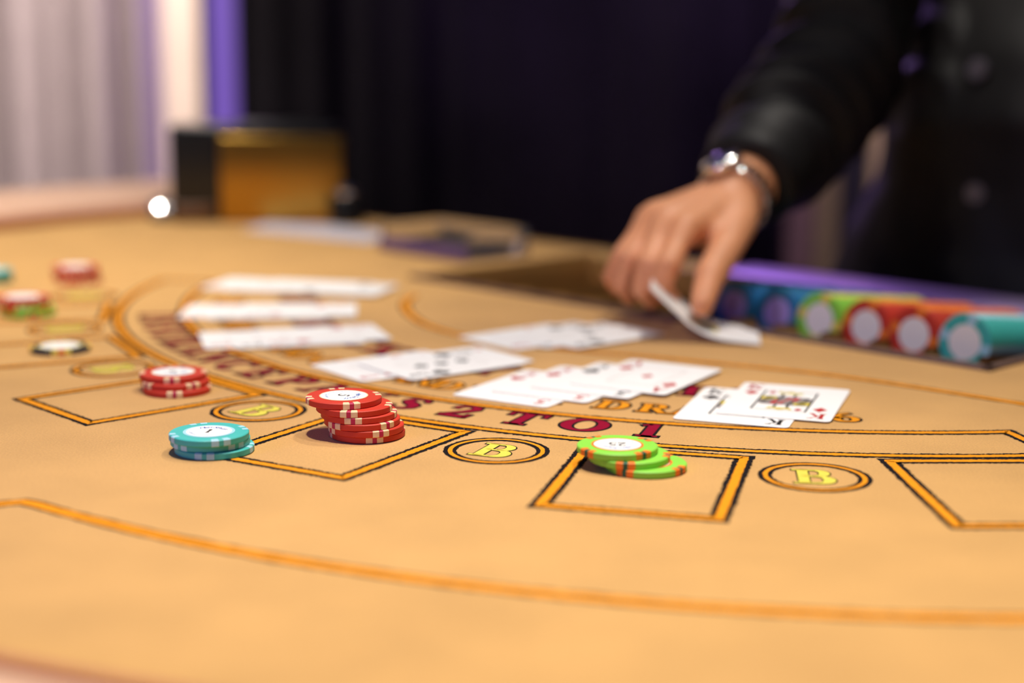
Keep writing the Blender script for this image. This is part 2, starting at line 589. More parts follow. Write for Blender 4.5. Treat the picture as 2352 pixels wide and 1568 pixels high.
# betting boxes and bonus circles
BOX = [((0.0638, 0.7009), -104.0), ((-0.0849, 0.7663), -120.5), ((-0.2120, 0.8703), -136.7)]
for a in (-88.0, -71.8, -152.9, -169.1):
    p = polar(0.577, a)
    BOX.append((p, a))
for (cx, cy), a in BOX:
    ca, sa = math.cos(R(a)), math.sin(R(a))
    hw, hl = 0.0437 - 0.0045, 0.0580 - 0.0045
    P4 = [(cx + u * -sa + v * ca, cy + u * ca + v * sa) for u, v in ((-hw, -hl), (hw, -hl), (hw, hl), (-hw, hl))]
    printed_line('betting_box', P4, closed=True, step=0.0009)


# --- serif lettering drawn as strokes: lists of (x, y, half width)
def earc(cx, cy, rx, ry, a0, a1, tk, tn, n=16):
    o = []
    for i in range(n + 1):
        a = R(a0 + (a1 - a0) * i / n)
        o.append((cx + rx * math.cos(a), cy + ry * math.sin(a), tn + (tk - tn) * abs(math.cos(a)) ** 1.3))
    return o


TK, TN = 0.105, 0.040


def st(x, y0=0, y1=1, h=TK):
    return [(x, y0, h), (x, y1, h)]


def sf(x0, x1, y, h=TN):
    return [(x0, y, h), (x1, y, h)]


def bot(x, w=0.20):
    return sf(x - w, x + w, TN)


def top(x, w=0.20):
    return sf(x - w, x + w, 1 - TN)


GL = {
    'I': (0.44, [st(0.22), bot(0.22), top(0.22)]),
    'N': (0.96, [st(0.18, h=TN), [(0.18, 0.97, 0.08), (0.78, 0.05, 0.08)], st(0.78, h=TN), bot(0.18, 0.15), top(0.12, 0.12), top(0.78, 0.15)]),
    'S': (0.72, [[(0.62, 0.74, TN), (0.60, 0.86, 0.05), (0.50, 0.95, 0.045), (0.36, 0.955, 0.05), (0.21, 0.87, 0.08), (0.18, 0.73, 0.10), (0.28, 0.59, 0.115), (0.44, 0.49, 0.12), (0.57, 0.37, 0.11), (0.58, 0.22, 0.10), (0.48, 0.09, 0.06), (0.34, 0.045, 0.045), (0.19, 0.07, 0.045), (0.11, 0.17, 0.045), (0.09, 0.28, TN)]]),
    'U': (0.92, [st(0.18, 0.3, 1), [(0.18, 0.32, TK), (0.21, 0.17, 0.09), (0.32, 0.06, 0.055), (0.46, 0.04, TN), (0.60, 0.07, TN), (0.69, 0.18, TN), (0.72, 0.32, TN)], st(0.72, 0.3, 1, TN), top(0.18), top(0.72, 0.14)]),
    'R': (0.92, [st(0.22), bot(0.22), sf(0.04, 0.46, 1 - TN), earc(0.42, 0.74, 0.22, 0.22, 90, -90, TK, TN), sf(0.2, 0.44, 0.52), [(0.46, 0.5, 0.09), (0.60, 0.25, 0.095), (0.72, 0.03, 0.09)], sf(0.66, 0.90, TN)]),
    'A': (0.96, [[(0.14, 0.02, TN), (0.46, 0.97, TN)], [(0.44, 0.99, TK), (0.78, 0.02, TK)], sf(0.24, 0.68, 0.34), bot(0.14, 0.14), bot(0.78, 0.17)]),
    'C': (0.84, [earc(0.46, 0.5, 0.34, 0.455, 48, 312, 0.11, 0.045, 22), [(0.70, 0.72, TN), (0.70, 0.98, TN)]]),
    'E': (0.80, [st(0.22), sf(0.02, 0.70, 1 - TN), sf(0.02, 0.72, TN), sf(0.22, 0.54, 0.51), [(0.69, 0.76, TN), (0.69, 0.98, TN)], [(0.71, 0.02, TN), (0.71, 0.27, TN)], [(0.54, 0.40, TN), (0.54, 0.62, TN)]]),
    'P': (0.80, [st(0.22), bot(0.22), sf(0.04, 0.46, 1 - TN), earc(0.42, 0.73, 0.24, 0.235, 90, -90, TK, TN), sf(0.2, 0.44, 0.495)]),
    'Y': (0.92, [st(0.46, 0, 0.45), [(0.16, 0.99, TK), (0.46, 0.42, TK)], [(0.78, 0.99, TN), (0.47, 0.42, TN)], bot(0.46), top(0.16, 0.17), top(0.78, 0.13)]),
    '2': (0.76, [[(0.12, 0.68, 0.055), (0.13, 0.82, 0.06), (0.24, 0.93, 0.055), (0.38, 0.955, 0.055), (0.54, 0.88, 0.09), (0.57, 0.72, 0.10), (0.47, 0.52, 0.075), (0.30, 0.32, 0.055), (0.12, 0.12, 0.05)], [(0.08, 0.085, 0.085), (0.66, 0.085, 0.085)], [(0.65, 0.02, TN), (0.67, 0.30, TN)]]),
    'T': (0.86, [st(0.43), bot(0.43, 0.21), sf(0.04, 0.82, 1 - TN), [(0.06, 0.70, TN), (0.06, 0.98, TN)], [(0.80, 0.70, TN), (0.80, 0.98, TN)]]),
    'O': (0.96, [earc(0.48, 0.5, 0.36, 0.455, 0, 360, 0.115, 0.045, 32)]),
    '1': (0.56, [st(0.28), bot(0.28, 0.21), [(0.06, 0.86, TN), (0.24, 0.97, 0.05)]]),
    'B': (0.88, [st(0.22), sf(0.02, 0.46, 1 - TN), sf(0.02, 0.48, TN), sf(0.2, 0.46, 0.53), earc(0.44, 0.755, 0.20, 0.205, 90, -90, TK, TN), earc(0.46, 0.285, 0.25, 0.245, 90, -90, 0.12, TN)]),
    'L': (0.78, [st(0.22), top(0.22), sf(0.02, 0.70, TN), [(0.69, 0.02, TN), (0.69, 0.30, TN)]]),
    'K': (0.96, [st(0.20), bot(0.20), top(0.20), [(0.74, 0.97, TN), (0.24, 0.42, TN)], [(0.40, 0.58, 0.09), (0.76, 0.04, 0.09)], top(0.74, 0.14), bot(0.76, 0.15)]),
    'J': (0.60, [[(0.36, 1, TK), (0.36, 0.26, TK), (0.32, 0.12, 0.08), (0.22, 0.045, 0.05), (0.12, 0.07, 0.06), (0.07, 0.18, 0.08)], top(0.36)]),
    '3': (0.72, [earc(0.34, 0.755, 0.23, 0.20, 150, -90, TK, TN), earc(0.34, 0.275, 0.27, 0.235, 90, -155, 0.11, TN)]),
    'D': (0.96, [st(0.22), sf(0.02, 0.46, 1 - TN), sf(0.02, 0.46, TN), earc(0.44, 0.5, 0.34, 0.46, 90, -90, 0.115, TN, 20)]),
    'M': (1.14, [st(0.16, h=TN), [(0.18, 0.98, 0.09), (0.52, 0.05, 0.08)], [(0.92, 0.98, TN), (0.54, 0.05, TN)], st(0.92), bot(0.16, 0.14), bot(0.92, 0.18), top(0.12, 0.12), top(0.96, 0.12)]),
    'W': (1.24, [[(0.14, 0.98, 0.09), (0.40, 0.02, 0.09)], [(0.40, 0.02, TN), (0.62, 0.98, TN)], [(0.60, 0.98, 0.09), (0.84, 0.02, 0.09)], [(0.84, 0.02, TN), (1.08, 0.98, TN)], top(0.14, 0.15), top(0.60, 0.14), top(1.08, 0.13)]),
    '6': (0.76, [earc(0.38, 0.30, 0.25, 0.265, 0, 360, 0.10, TN, 24), [(0.13, 0.34, 0.10), (0.17, 0.62, 0.085), (0.32, 0.85, 0.055), (0.56, 0.97, TN)]]),
    '7': (0.72, [sf(0.06, 0.64, 0.93, 0.075), [(0.08, 0.70, TN), (0.07, 0.95, TN)], [(0.62, 0.92, 0.05), (0.40, 0.5, 0.085), (0.33, 0.02, 0.105)]]),
    'Q': (0.98, [earc(0.48, 0.5, 0.36, 0.455, 0, 360, 0.115, 0.045, 32), [(0.42, 0.20, 0.05), (0.60, 0.02, 0.07), (0.84, -0.10, 0.05)]]),
    '5': (0.72, [[(0.60, 0.93, 0.07), (0.18, 0.93, 0.07)], [(0.18, 0.96, TN), (0.15, 0.52, TN)], [(0.15, 0.53, TN), (0.36, 0.60, 0.06), (0.54, 0.52, 0.09), (0.60, 0.33, 0.11), (0.52, 0.14, 0.09), (0.34, 0.045, 0.05), (0.16, 0.07, 0.05), (0.08, 0.19, 0.06)]]),
}


def stroke_polys(strokes, grow):
    """two offset lines for every stroke, ends lengthened by grow"""
    out = []
    for s in strokes:
        pts = [(p[0], p[1]) for p in s]
        hw = [p[2] + grow for p in s]
        closed = len(pts) > 3 and (Vector(pts[0]) - Vector(pts[-1])).length < 1e-6
        if closed:
            pts, hw = pts[:-1], hw[:-1]
        elif grow > 0:
            a = (Vector(pts[0]) - Vector(pts[1])).normalized() * grow
            b = (Vector(pts[-1]) - Vector(pts[-2])).normalized() * grow
            pts[0] = tuple(Vector(pts[0]) + a)
            pts[-1] = tuple(Vector(pts[-1]) + b)
        n = len(pts)
        L, Rr = [], []
        for i in range(n):
            if closed:
                p0, p2 = pts[i - 1], pts[(i + 1) % n]
            else:
                p0, p2 = pts[max(0, i - 1)], pts[min(n - 1, i + 1)]
            t = Vector((p2[0] - p0[0], p2[1] - p0[1])).normalized()
            m = Vector((-t.y, t.x)) * hw[i]
            L.append((pts[i][0] + m.x, pts[i][1] + m.y))
            Rr.append((pts[i][0] - m.x, pts[i][1] - m.y))
        out.append((L, Rr, closed))
    return out


def glyph_mesh(ch, h, ink, outline=0.0, wide=1.0, z0=ZB, z1=ZC):
    """mesh of one letter, origin at the middle of its baseline, up = +y"""
    wd, strokes = GL[ch]
    bm = bmesh.new()
    mats = []
    if outline:
        for L, Rr, cl in stroke_polys(strokes, outline / h):
            f = lambda p: ((p[0] - wd / 2) * h * wide, p[1] * h)
            strip_mesh(bm, [f(p) for p in L], [f(p) for p in Rr], z0, 0, cl)
        mats.append('ink_black')
    for L, Rr, cl in stroke_polys(strokes, 0.0):
        f = lambda p: ((p[0] - wd / 2) * h * wide, p[1] * h)
        strip_mesh(bm, [f(p) for p in L], [f(p) for p in Rr], z1, len(mats), cl)
    mats.append(ink)
    me = bpy.data.meshes.new('letter')
    bm.to_mesh(me)
    bm.free()
    for m in mats:
        me.materials.append(M[m])
    return me


cache = {}


def letter(ch, r, ang, h, ink, outline, wide=1.0, name='printed_letter'):
    key = (ch, h, ink, outline, wide)
    if key not in cache:
        cache[key] = glyph_mesh(ch, h, ink, outline, wide)
    o = link(name, cache[key], [], felt)
    x, y = polar(r, ang)
    o.location = (x, y, 0)
    o.rotation_euler = (0, 0, R(ang + 90))
    return o


# INSURANCE PAYS 2 TO 1
for ch, a in zip('INSURANCEPAYS2TO1', (-166.6, -163.6, -160.0, -156.4, -152.7, -149.0, -145.3, -141.6, -138.0, -134.0, -130.4, -126.7, -123.0, -118.8, -114.35, -110.15, -105.9)):
    letter(ch, 0.4975, a, 0.0275, 'ink_red', 0.0015)
# gold line: DEALER MUST STAND ON 17 AND MUST DRAW TO 16
for ch, a in zip('DRAWTO16', (-110.05, -106.9, -104.4, -101.7, -99.2, -97.2, -94.9, -93.05)):
    letter(ch, 0.4425, a, 0.0210, 'ink_gold', 0.0016)
a = -113.4
for ch in reversed('DEALER MUST STAND ON 17 AND MUST'):
    if ch == ' ':
        a -= 0.95
        continue
    wd = GL[ch][0]
    a -= wd * 1.22
    letter(ch, 0.4425, a, 0.0210, 'ink_gold', 0.0016)
    a -= wd * 1.22
# BLACKJACK PAYS 3 TO 2
for ch, a in zip('BLACKJACKPAYS3TO2', (-175.3, -170.9, -166.4, -161.8, -157.3, -153.0, -148.8, -144.2, -139.8, -134.0, -129.6, -125.3, -121.2, -115.2, -105.3 - 0.0, -100.6, -95.4)):
    letter(ch, 0.3925, a, 0.0280, 'ink_red', 0.0015)

for p, a in (((-0.13956, 0.8373), -129.0), ((-0.0073, 0.75348), -112.7), ((0.1430, 0.70893), -96.5),
             (polar(0.552, -145.3), -145.3), (polar(0.552, -161.6), -161.6), (polar(0.552, -177.8), -177.8), (polar(0.552, -80.2), -80.2)):
    bm = bmesh.new()
    N = 110

    def ringpts(r, j):
        return [(p[0] + (r + jit(j)) * math.cos(2 * math.pi * i / N), p[1] + (r + jit(j)) * math.sin(2 * math.pi * i / N)) for i in range(N)]
    strip_mesh(bm, ringpts(0.0266, 0.0002), ringpts(0.0240, 0), ZB, 0, True)
    strip_mesh(bm, ringpts(0.0222, 0), ringpts(0.0199, 0.0002), ZB, 0, True)
    strip_mesh(bm, ringpts(0.0243, 0.0001), ringpts(0.0220, 0.0001), ZC, 1, True)
    link('bonus_circle', bm, ['ink_black', 'ink_orange'], felt)
    o = letter('B', 0, 0, 0.0250, 'ink_yellow', 0.0007, 0.98)
    ra = R(a)
    o.location = (p[0] + 0.0125 * math.cos(ra), p[1] + 0.0125 * math.sin(ra), 0)
    o.rotation_euler = (0, 0, ra + math.pi / 2)

# ------------------------------------------------------------------ chips
CR, CT = 0.0195, 0.0033


def chip_profile(r=CR, t=CT, b=0.0004, grow=0.0):
    return [(0, -grow), (r - b, -grow), (r + grow, b - grow * 0.3), (r + grow, t - b + grow * 0.3), (r - b * 1.2, t + grow), (0, t + grow)]


def chip_body_mesh(m):
    bm = bmesh.new()
    lathe(bm, chip_profile(), 56)
    fix(bm)
    me = bpy.data.meshes.new('chip')
    bm.to_mesh(me)
    bm.free()
    me.materials.append(M[m])
    me.shade_smooth()
    me.set_sharp_from_angle(angle=R(35))
    return me


def spot_mesh(m, half_ang, depth=0.0032):
    """edge insert: wraps the rim and laps onto both faces"""
    bm = bmesh.new()
    g = 0.00008
    pr = [(CR - depth, -g), (CR - 0.0004, -g), (CR + g, 0.0004), (CR + g, CT - 0.0004), (CR - 0.0004, CT + g), (CR - depth, CT + g)]
    lathe(bm, pr, 4, -half_ang, half_ang)
    fix(bm)
    for f in bm.faces:
        if f.calc_center_median().dot(f.normal) < 0 and abs(f.normal.z) < 0.5:
            f.normal_flip()
    me = bpy.data.meshes.new('edge_spot')
    bm.to_mesh(me)
    bm.free()
    me.materials.append(M[m])
    me.shade_smooth()
    me.set_sharp_from_angle(angle=R(35))
    return me


def disc_mesh(r, m, z, r0=0.0):
    bm = bmesh.new()
    N = 48
    if r0 == 0:
        bm.faces.new([bm.verts.new((r * math.cos(2 * math.pi * i / N), r * math.sin(2 * math.pi * i / N), z)) for i in range(N)])
    else:
        strip_mesh(bm, [(r * math.cos(2 * math.pi * i / N), r * math.sin(2 * math.pi * i / N)) for i in range(N)],
                   [(r0 * math.cos(2 * math.pi * i / N), r0 * math.sin(2 * math.pi * i / N)) for i in range(N)], z, 0, True)
    me = bpy.data.meshes.new('inlay')
    bm.to_mesh(me)
    bm.free()
    me.materials.append(M[m])
    return me


def text_mesh(txt, size, m, shear=0.0, bold=0.0):
    cu = bpy.data.curves.new('text', 'FONT')
    cu.body = txt
    cu.size = size
    cu.align_x = 'CENTER'
    cu.align_y = 'CENTER'
    cu.shear = shear
    cu.offset = bold
    cu.resolution_u = 3
    o = bpy.data.objects.new('text', cu)
    COL.objects.link(o)
    bpy.context.view_layer.update()
    me = bpy.data.meshes.new_from_object(o.evaluated_get(bpy.context.evaluated_depsgraph_get()))
    bpy.data.objects.remove(o)
    me.materials.clear()
    me.materials.append(M[m])
    return me


def arc_text(txt, r, m, size, upper=True, shear=0.2, span=100):
    """letters of txt bent round a circle and joined into one print"""
    bm = bmesh.new()
    n = len(txt)
    for i, ch in enumerate(txt):
        if ch == ' ':
            continue
        me = text_mesh(ch, size, m, shear)
        u = (i - (n - 1) / 2) / max(1, n - 1)
        if upper:
            a = 90 - u * span
            rot = R(a - 90)
        else:
            a = -90 + u * span
            rot = R(a + 90)
        mt = Matrix.Translation((r * math.cos(R(a)), r * math.sin(R(a)), 0)) @ Matrix.Rotation(rot, 4, 'Z')
        me.transform(mt)
        bm.from_mesh(me)
        bpy.data.meshes.remove(me)
    me = bpy.data.meshes.new('inlay_lettering')
    bm.to_mesh(me)
    bm.free()
    me.materials.append(M[m])
    return me


ZI = CT + 0.00012
KIND = {}


def kind(key, body, spotm, midm, sp_half, sp_gap, ring, inl, num, r_in, r_ring, writing=True):
    d = dict(body=chip_body_mesh(body), spot=spot_mesh(spotm, sp_half), gap=sp_gap, mid=spot_mesh(midm, 0.055, 0.0022) if midm else None,
             inlay=disc_mesh(r_in, inl, ZI + 0.00006), ring=disc_mesh(r_ring, ring, ZI) if ring else None)
    if writing:
        d['num'] = glyph_print(num)
        d['up'] = arc_text('Mein Schiff', 0.0076, 'inkblue', 0.0042, True, 0.35, 100)
        d['lo'] = arc_text('Century Casinos', 0.0090, 'inksky', 0.0027, False, 0.2, 125)
    KIND[key] = d


def glyph_print(num):
    bm = bmesh.new()
    x = 0.0
    h = 0.0066
    tot = sum(GL[c][0] for c in num) * h * 0.9
    for c in num:
        me = glyph_mesh(c, h, 'inkdark', 0, 0.9, 0, 0)
        me.transform(Matrix.Translation((x - tot / 2 + GL[c][0] * h * 0.45, -h / 2, 0)))
        bm.from_mesh(me)
        x += GL[c][0] * h * 0.9
        bpy.data.meshes.remove(me)
    me = bpy.data.meshes.new('inlay_number')
    bm.to_mesh(me)
    bm.free()
    me.materials.append(M['inkdark'])
    return me


kind('red', 'chipred', 'chipcream', 'chipmagenta', 0.086, 0.145, 'chipcream', 'inlay', '5', 0.0119, 0.0126)
kind('teal', 'chipteal', 'chipsky', None, 0.095, 0.155, 'chipsky', 'inlay', '1', 0.0112, 0.0127)
kind('blue', 'chipteal', 'chipsky', None, 0.095, 0.155, 'chipsky', 'inlay', '1', 0.0112, 0.0127)
kind('green', 'chipgreen', 'chiporange', 'chipdkgreen', 0.090, 0.150, 'chiporange', 'inlay', '25', 0.0114, 0.0126)
kind('yellow', 'chipblack', 'chipyellow', 'chiporange', 0.11, 0.215, 'chipyellow', 'inlay', '1', 0.0125, 0.0140, False)
KIND['yellow']['mid'] = spot_mesh('chiporange', 0.11, 0.0030)


def make_chip(key, loc, front, up, label, group, top=False, far=False, name='casino_chip', tilt=(0, 0)):
    """front: azimuth of one group of edge inserts, seen from the camera side (degrees, 0 = straight at the viewer)"""
    d = KIND[key]
    az = math.degrees(math.atan2(-loc[1], -loc[0])) + front
    root = link(name, d['body'], [])
    root.location = loc
    root.rotation_euler = (R(tilt[0]), R(tilt[1]), 0)
    tag(root, label, 'poker chip', group)
    for k in range(4):
        base = R(az + 90 * k)
        if d['gap'] == 0:
            for q in (0, 0.785):
                o = link('edge_spot', d['spot'], [], root)
                o.rotation_euler = (0, 0, base + q)
            continue
        for s in (-1, 1):
            o = link('edge_spot', d['spot'], [], root)
            o.rotation_euler = (0, 0, base + s * d['gap'])
        if d['mid']:
            o = link('edge_bar', d['mid'], [], root)
            o.rotation_euler = (0, 0, base)
    if top:
        if d['ring']:
            link('inlay_ring', d['ring'], [], root)
        i = link('inlay', d['inlay'], [], root)
        if not far:
            for nm, kk in (('inlay_number', 'num'), ('inlay_lettering', 'up'), ('inlay_lettering', 'lo')):
                t = link(nm, d[kk], [], i)
                t.location = (0, 0, ZI + 0.00012)
                t.rotation_euler = (0, 0, R(up - 90))
    return root


P = 0.00338
order6 = ['bottom', 'second from the bottom', 'third from the bottom', 'third from the top', 'second from the top', 'topmost']
redpos = [((-0.0745, 0.7835), 11 * -1), ((-0.0749, 0.7818), -23), ((-0.0769, 0.7819), -42), ((-0.0786, 0.7826), 9), ((-0.0810, 0.7827), 8.5), ((-0.0867, 0.7856), -12)]
for k, ((x, y), fr) in enumerate(redpos):
    make_chip('red', (x, y, 0.0003 + P * k), -fr, -25,
              order6[k] + ' red chip of the leaning stack of six' + (', number 5 in its white centre' if k == 5 else ''),
              'red chips in the leaning stack', top=(k == 5))
for k, ((x, y), fr) in enumerate([((-0.1469, 0.7485), -15), ((-0.1491, 0.7500), 40), ((-0.1491, 0.7471), 17)]):
    make_chip('teal', (x, y, 0.0003 + P * k), fr, 78,
              ('bottom blue chip of the stack of three', 'middle blue chip of the stack of three', 'top turquoise chip of the blue stack, number 1 in its centre')[k],
              'blue chips in the stack of three', top=(k == 2))
for k, ((x, y), fr) in enumerate([((0.0645, 0.7212), -31), ((0.0567, 0.7246), -5), ((0.0511, 0.7273), 41)]):
    make_chip('green', (x, y, 0.0003 + P * k), fr, -95,
              ('bottom green chip of the fanned stack of three', 'middle green chip of the fanned stack of three', 'top green chip of the fanned stack, number 25 in its centre')[k],
              'green chips in the fanned stack', top=True)
for k, ((x, y), fr) in enumerate([((-0.1945, 0.8855), -5), ((-0.1961, 0.8884), 32), ((-0.1980, 0.8921), -3)]):
    make_chip('red', (x, y, 0.0003 + P * k), fr, -60,
              ('bottom red chip of the small stack of three', 'middle red chip of the small stack of three', 'top red chip of the small stack of three')[k],
              'red chips in the small stack of three', top=(k == 2))
make_chip('yellow', (-0.2979, 1.0081, 0.0003), 2, 0, 'single white-centred chip with black and yellow edge lying alone', 'single chips', top=True, far=True)
for k in range(4):
    make_chip('red', (-0.3722 - 0.001 * k, 1.3206 + 0.001 * k, 0.0003 + P * k), 20 + 33 * k, 0,
              ('bottom red chip of the farthest blurred red stack', 'second red chip from below in the farthest blurred red stack', 'third red chip from below in the farthest blurred red stack', 'top red chip of the farthest blurred red stack')[k],
              'red chips in the far stack', top=(k == 3), far=True)
for k in range(4):
    key = 'green' if k < 2 else 'red'
    make_chip(key, ((-0.3617, 1.1488), (-0.3630, 1.1492), (-0.3668, 1.1520), (-0.3672, 1.1528))[k] + (0.0003 + P * k,), 10 + 40 * k, 0,
              ('bottom green chip under the red pair near the table edge', 'upper green chip under the red pair near the table edge',
               'lower red chip lying on the green pair', 'top red chip on the mixed red and green stack')[k],
              'chips in the mixed red and green stack', top=(k == 3), far=True)
for k in range(3):
    make_chip('teal', (-0.4472, 1.3162, 0.0003 + P * k), 15 + 35 * k, 0,
              ('bottom turquoise chip of the stack cut by the frame', 'middle turquoise chip of the stack cut by the frame', 'top turquoise chip of the stack cut by the frame')[k],
              'turquoise chips at the frame edge', top=(k == 2), far=True)

# ------------------------------------------------------------------ chip tray
PIT = 0.0408
tray = tag(empty('chip_tray', tuple(NT(1.02, -0.757))), 'bronze chip tray sunk into the felt before the dealer', 'chip tray')
TI = inv(tray)
RTM = Matrix(((0.713, 0.701, 0), (0.701, -0.713, 0), (0, 0, 1)))   # (n, t, z) -> world
GR = 0.0205
ZA = 0.0085        # height of the chip columns' axis
TUB0 = -0.516
TILT = 0.125       # the grooves slope down toward the dealer
tubes = [TUB0 - PIT * i for i in range(13)]
bm = bmesh.new()
prof = []
for tc_ in tubes:
    for i in range(13):
        a = math.pi * i / 12
        prof.append((tc_ + GR * math.cos(a), ZA - 0.0005 - GR * math.sin(a) * 1.0))
n0, n1 = TRN0 + 0.020, TRN1 - 0.004
rows = [[bm.verts.new(NT(n, t, z - TILT * (n - 0.93) - (0.006 if z > 0 else 0))) for t, z in prof] for n in (n0, n1)]
for i in range(len(prof) - 1):
    bm.faces.new((rows[0][i], rows[0][i + 1], rows[1][i + 1], rows[1][i]))
bmesh.ops.solidify(bm, geom=bm.faces[:], thickness=0.0015)
fix(bm)
link('grooved_floor', bm, 'traybrown', tray, smooth=40, off=TI)


def ntbox(name, n0, n1, t0, t1, z0, z1, m, parent, off, bev=0.001):
    bm = bmesh.new()
    box(bm, n0, n1, t0, t1, z0, z1)
    bevel(bm, bev)
    for v in bm.verts:
        v.co = NT(v.co.x, v.co.y, v.co.z)
    fix(bm)
    return link(name, bm, m, parent, smooth=40, off=off)


ntbox('front_lip', TRN0 - 0.003, TRN0 + 0.006, TRT0 - 0.003, TRT1 + 0.003, -0.030, 0.0028, 'traylip', tray, TI)
ntbox('end_wall', TRN0 - 0.003, TRN1 + 0.003, TRT0 - 0.003, TRT0 + 0.004, -0.030, 0.0028, 'traybrown', tray, TI)
ntbox('end_wall', TRN0 - 0.003, TRN1 + 0.003, TRT1 - 0.004, TRT1 + 0.003, -0.030, 0.0028, 'traylip', tray, TI)
ntbox('tray_bottom', TRN0, TRN1, TRT0, TRT1, -0.034, -0.030, 'traybrown', tray, TI)
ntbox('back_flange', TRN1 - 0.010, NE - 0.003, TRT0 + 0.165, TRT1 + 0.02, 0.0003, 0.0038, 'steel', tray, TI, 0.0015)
ntbox('back_wall', TRN1 - 0.003, TRN1 + 0.002, TRT0, TRT1, -0.030, 0.0003, 'traybrown', tray, TI)


def tube_chip_mesh(body, spotm, inl):
    """one standing chip: axis along +n, face with the white centre toward the players"""
    bm = bmesh.new()
    n = 28
    pr = [(0, 0), (0.0118, 0), (0.0119, 0), (CR - 0.0004, 0), (CR, 0.0004), (CR, CT - 0.0004), (CR - 0.0004, CT), (0, CT)]
    lathe(bm, pr, n)
    fix(bm)
    for f in bm.faces:
        c = f.calc_center_median()
        r = math.hypot(c.x, c.y)
        if r < 0.0118 and c.z < 0.001:
            f.material_index = 2
        elif r > 0.0125:
            a = (math.degrees(math.atan2(c.y, c.x)) % 90)
            f.material_index = 1 if a < 26 else 0
    me = bpy.data.meshes.new('chip')
    # local z -> world +n
    mt = Matrix(((0.0, 0.701, 0.713, 0), (0.0, -0.713, 0.701, 0), (1, 0, 0, 0), (0, 0, 0, 1)))
    bm.transform(Matrix.Rotation(math.atan(TILT), 4, Vector((-0.701, 0.713, 0))) @ mt)
    bm.to_mesh(me)
    bm.free()
    for m in (body, spotm, inl):
        me.materials.append(M[m])
    me.shade_smooth()
    me.set_sharp_from_angle(angle=R(35))
    return me


COLS = [(0, 'chipteal', 'chipsky', 'inlay', 'turquoise', 'last column of the tray', 42, 0.930),
        (1, 'chipred', 'chiporange', 'inlay', 'red', 'column beside the turquoise column', 40, 0.934),
        (2, 'chipred', 'chiporange', 'inlay', 'red', 'column beside the green column', 40, 0.938),
        (3, 'chipgreen', 'chipyellow', 'inlay', 'green', 'green column of the tray', 38, 0.940),
        (4, 'chipblue2', 'chipnavy', 'inlayvioletlit', 'dark blue', 'column beside the green column', 38, 0.945),
        (5, 'chipblue2', 'chipnavy', 'inlayvioletlit', 'dark blue', "column nearest the dealer's thumb", 38, 0.945)]
for i, body, spm, inl, cn, wh, cnt, nst in COLS:
    me = tube_chip_mesh(body, spm, inl)
    for k in range(cnt):
        o = bpy.data.objects.new('tray_chip', me)
        COL.objects.link(o)
        o.location = NT(nst + 0.00335 * k + (0 if k else 0), tubes[i], ZA - TILT * (nst + 0.00335 * k - 0.93)) + Vector((0, 0, random.uniform(-0.0003, 0.0003)))
        if k == 0:
            tag(o, 'front ' + cn + ' chip showing its round centre, ' + wh, 'poker chip', cn + ' chips, ' + wh)
        else:
            tag(o, cn + ' chip on edge behind the front one, ' + wh, 'poker chip', cn + ' chips, ' + wh)

# ------------------------------------------------------------------ playing cards
CWD, CHT, CTH = 0.063, 0.088, 0.0003


def rrect(w, h, r, n=6):
    o = []
    for cx, cy, a0 in ((w / 2 - r, h / 2 - r, 0), (-w / 2 + r, h / 2 - r, 90), (-w / 2 + r, -h / 2 + r, 180), (w / 2 - r, -h / 2 + r, 270)):
        for i in range(n + 1):
            a = R(a0 + 90 * i / n)
            o.append((cx + r * math.cos(a), cy + r * math.sin(a)))
    return o


def flat(bm, pts, z, mi=0):
    f = bm.faces.new([bm.verts.new((p[0], p[1], z)) for p in pts])
    f.material_index = mi
    f.normal_update()
    if f.normal.z < 0:
        f.normal_flip()
    return f


bm = bmesh.new()
f = flat(bm, rrect(CWD, CHT, 0.0034), 0)
ex = bmesh.ops.extrude_face_region(bm, geom=[f])
for v in [e for e in ex['geom'] if isinstance(e, bmesh.types.BMVert)]:
    v.co.z = CTH
fix(bm)
CARD = bpy.data.meshes.new('playing_card')
bm.to_mesh(CARD)
bm.free()
CARD.materials.append(M['card'])
ZP = CTH + 0.00007


def suit_polys(s, k):
    if s == 'D':
        return [[(0, 0.62 * k), (0.45 * k, 0), (0, -0.62 * k), (-0.45 * k, 0)]]
    if s == 'H':
        pts = []
        for i in range(24):
            t = 2 * math.pi * i / 24
            pts.append((0.031 * k * 16 * math.sin(t) ** 3, 0.034 * k * (13 * math.cos(t) - 5 * math.cos(2 * t) - 2 * math.cos(3 * t) - math.cos(4 * t)) + 0.05 * k))
        return [pts]
    circ = lambda cx, cy, r: [(cx + r * math.cos(2 * math.pi * i / 16), cy + r * math.sin(2 * math.pi * i / 16)) for i in range(16)]
    if s == 'C':
        return [circ(0, 0.30 * k, 0.27 * k), circ(-0.29 * k, -0.10 * k, 0.27 * k), circ(0.29 * k, -0.10 * k, 0.27 * k),
                [(-0.06 * k, 0.2 * k), (-0.06 * k, -0.3 * k), (-0.2 * k, -0.6 * k), (0.2 * k, -0.6 * k), (0.06 * k, -0.3 * k), (0.06 * k, 0.2 * k)]]
    return [circ(-0.24 * k, -0.12 * k, 0.25 * k), circ(0.24 * k, -0.12 * k, 0.25 * k), [(0, 0.65 * k), (0.47 * k, -0.05 * k), (-0.47 * k, -0.05 * k)],
            [(-0.06 * k, 0), (-0.2 * k, -0.62 * k), (0.2 * k, -0.62 * k), (0.06 * k, 0)]]


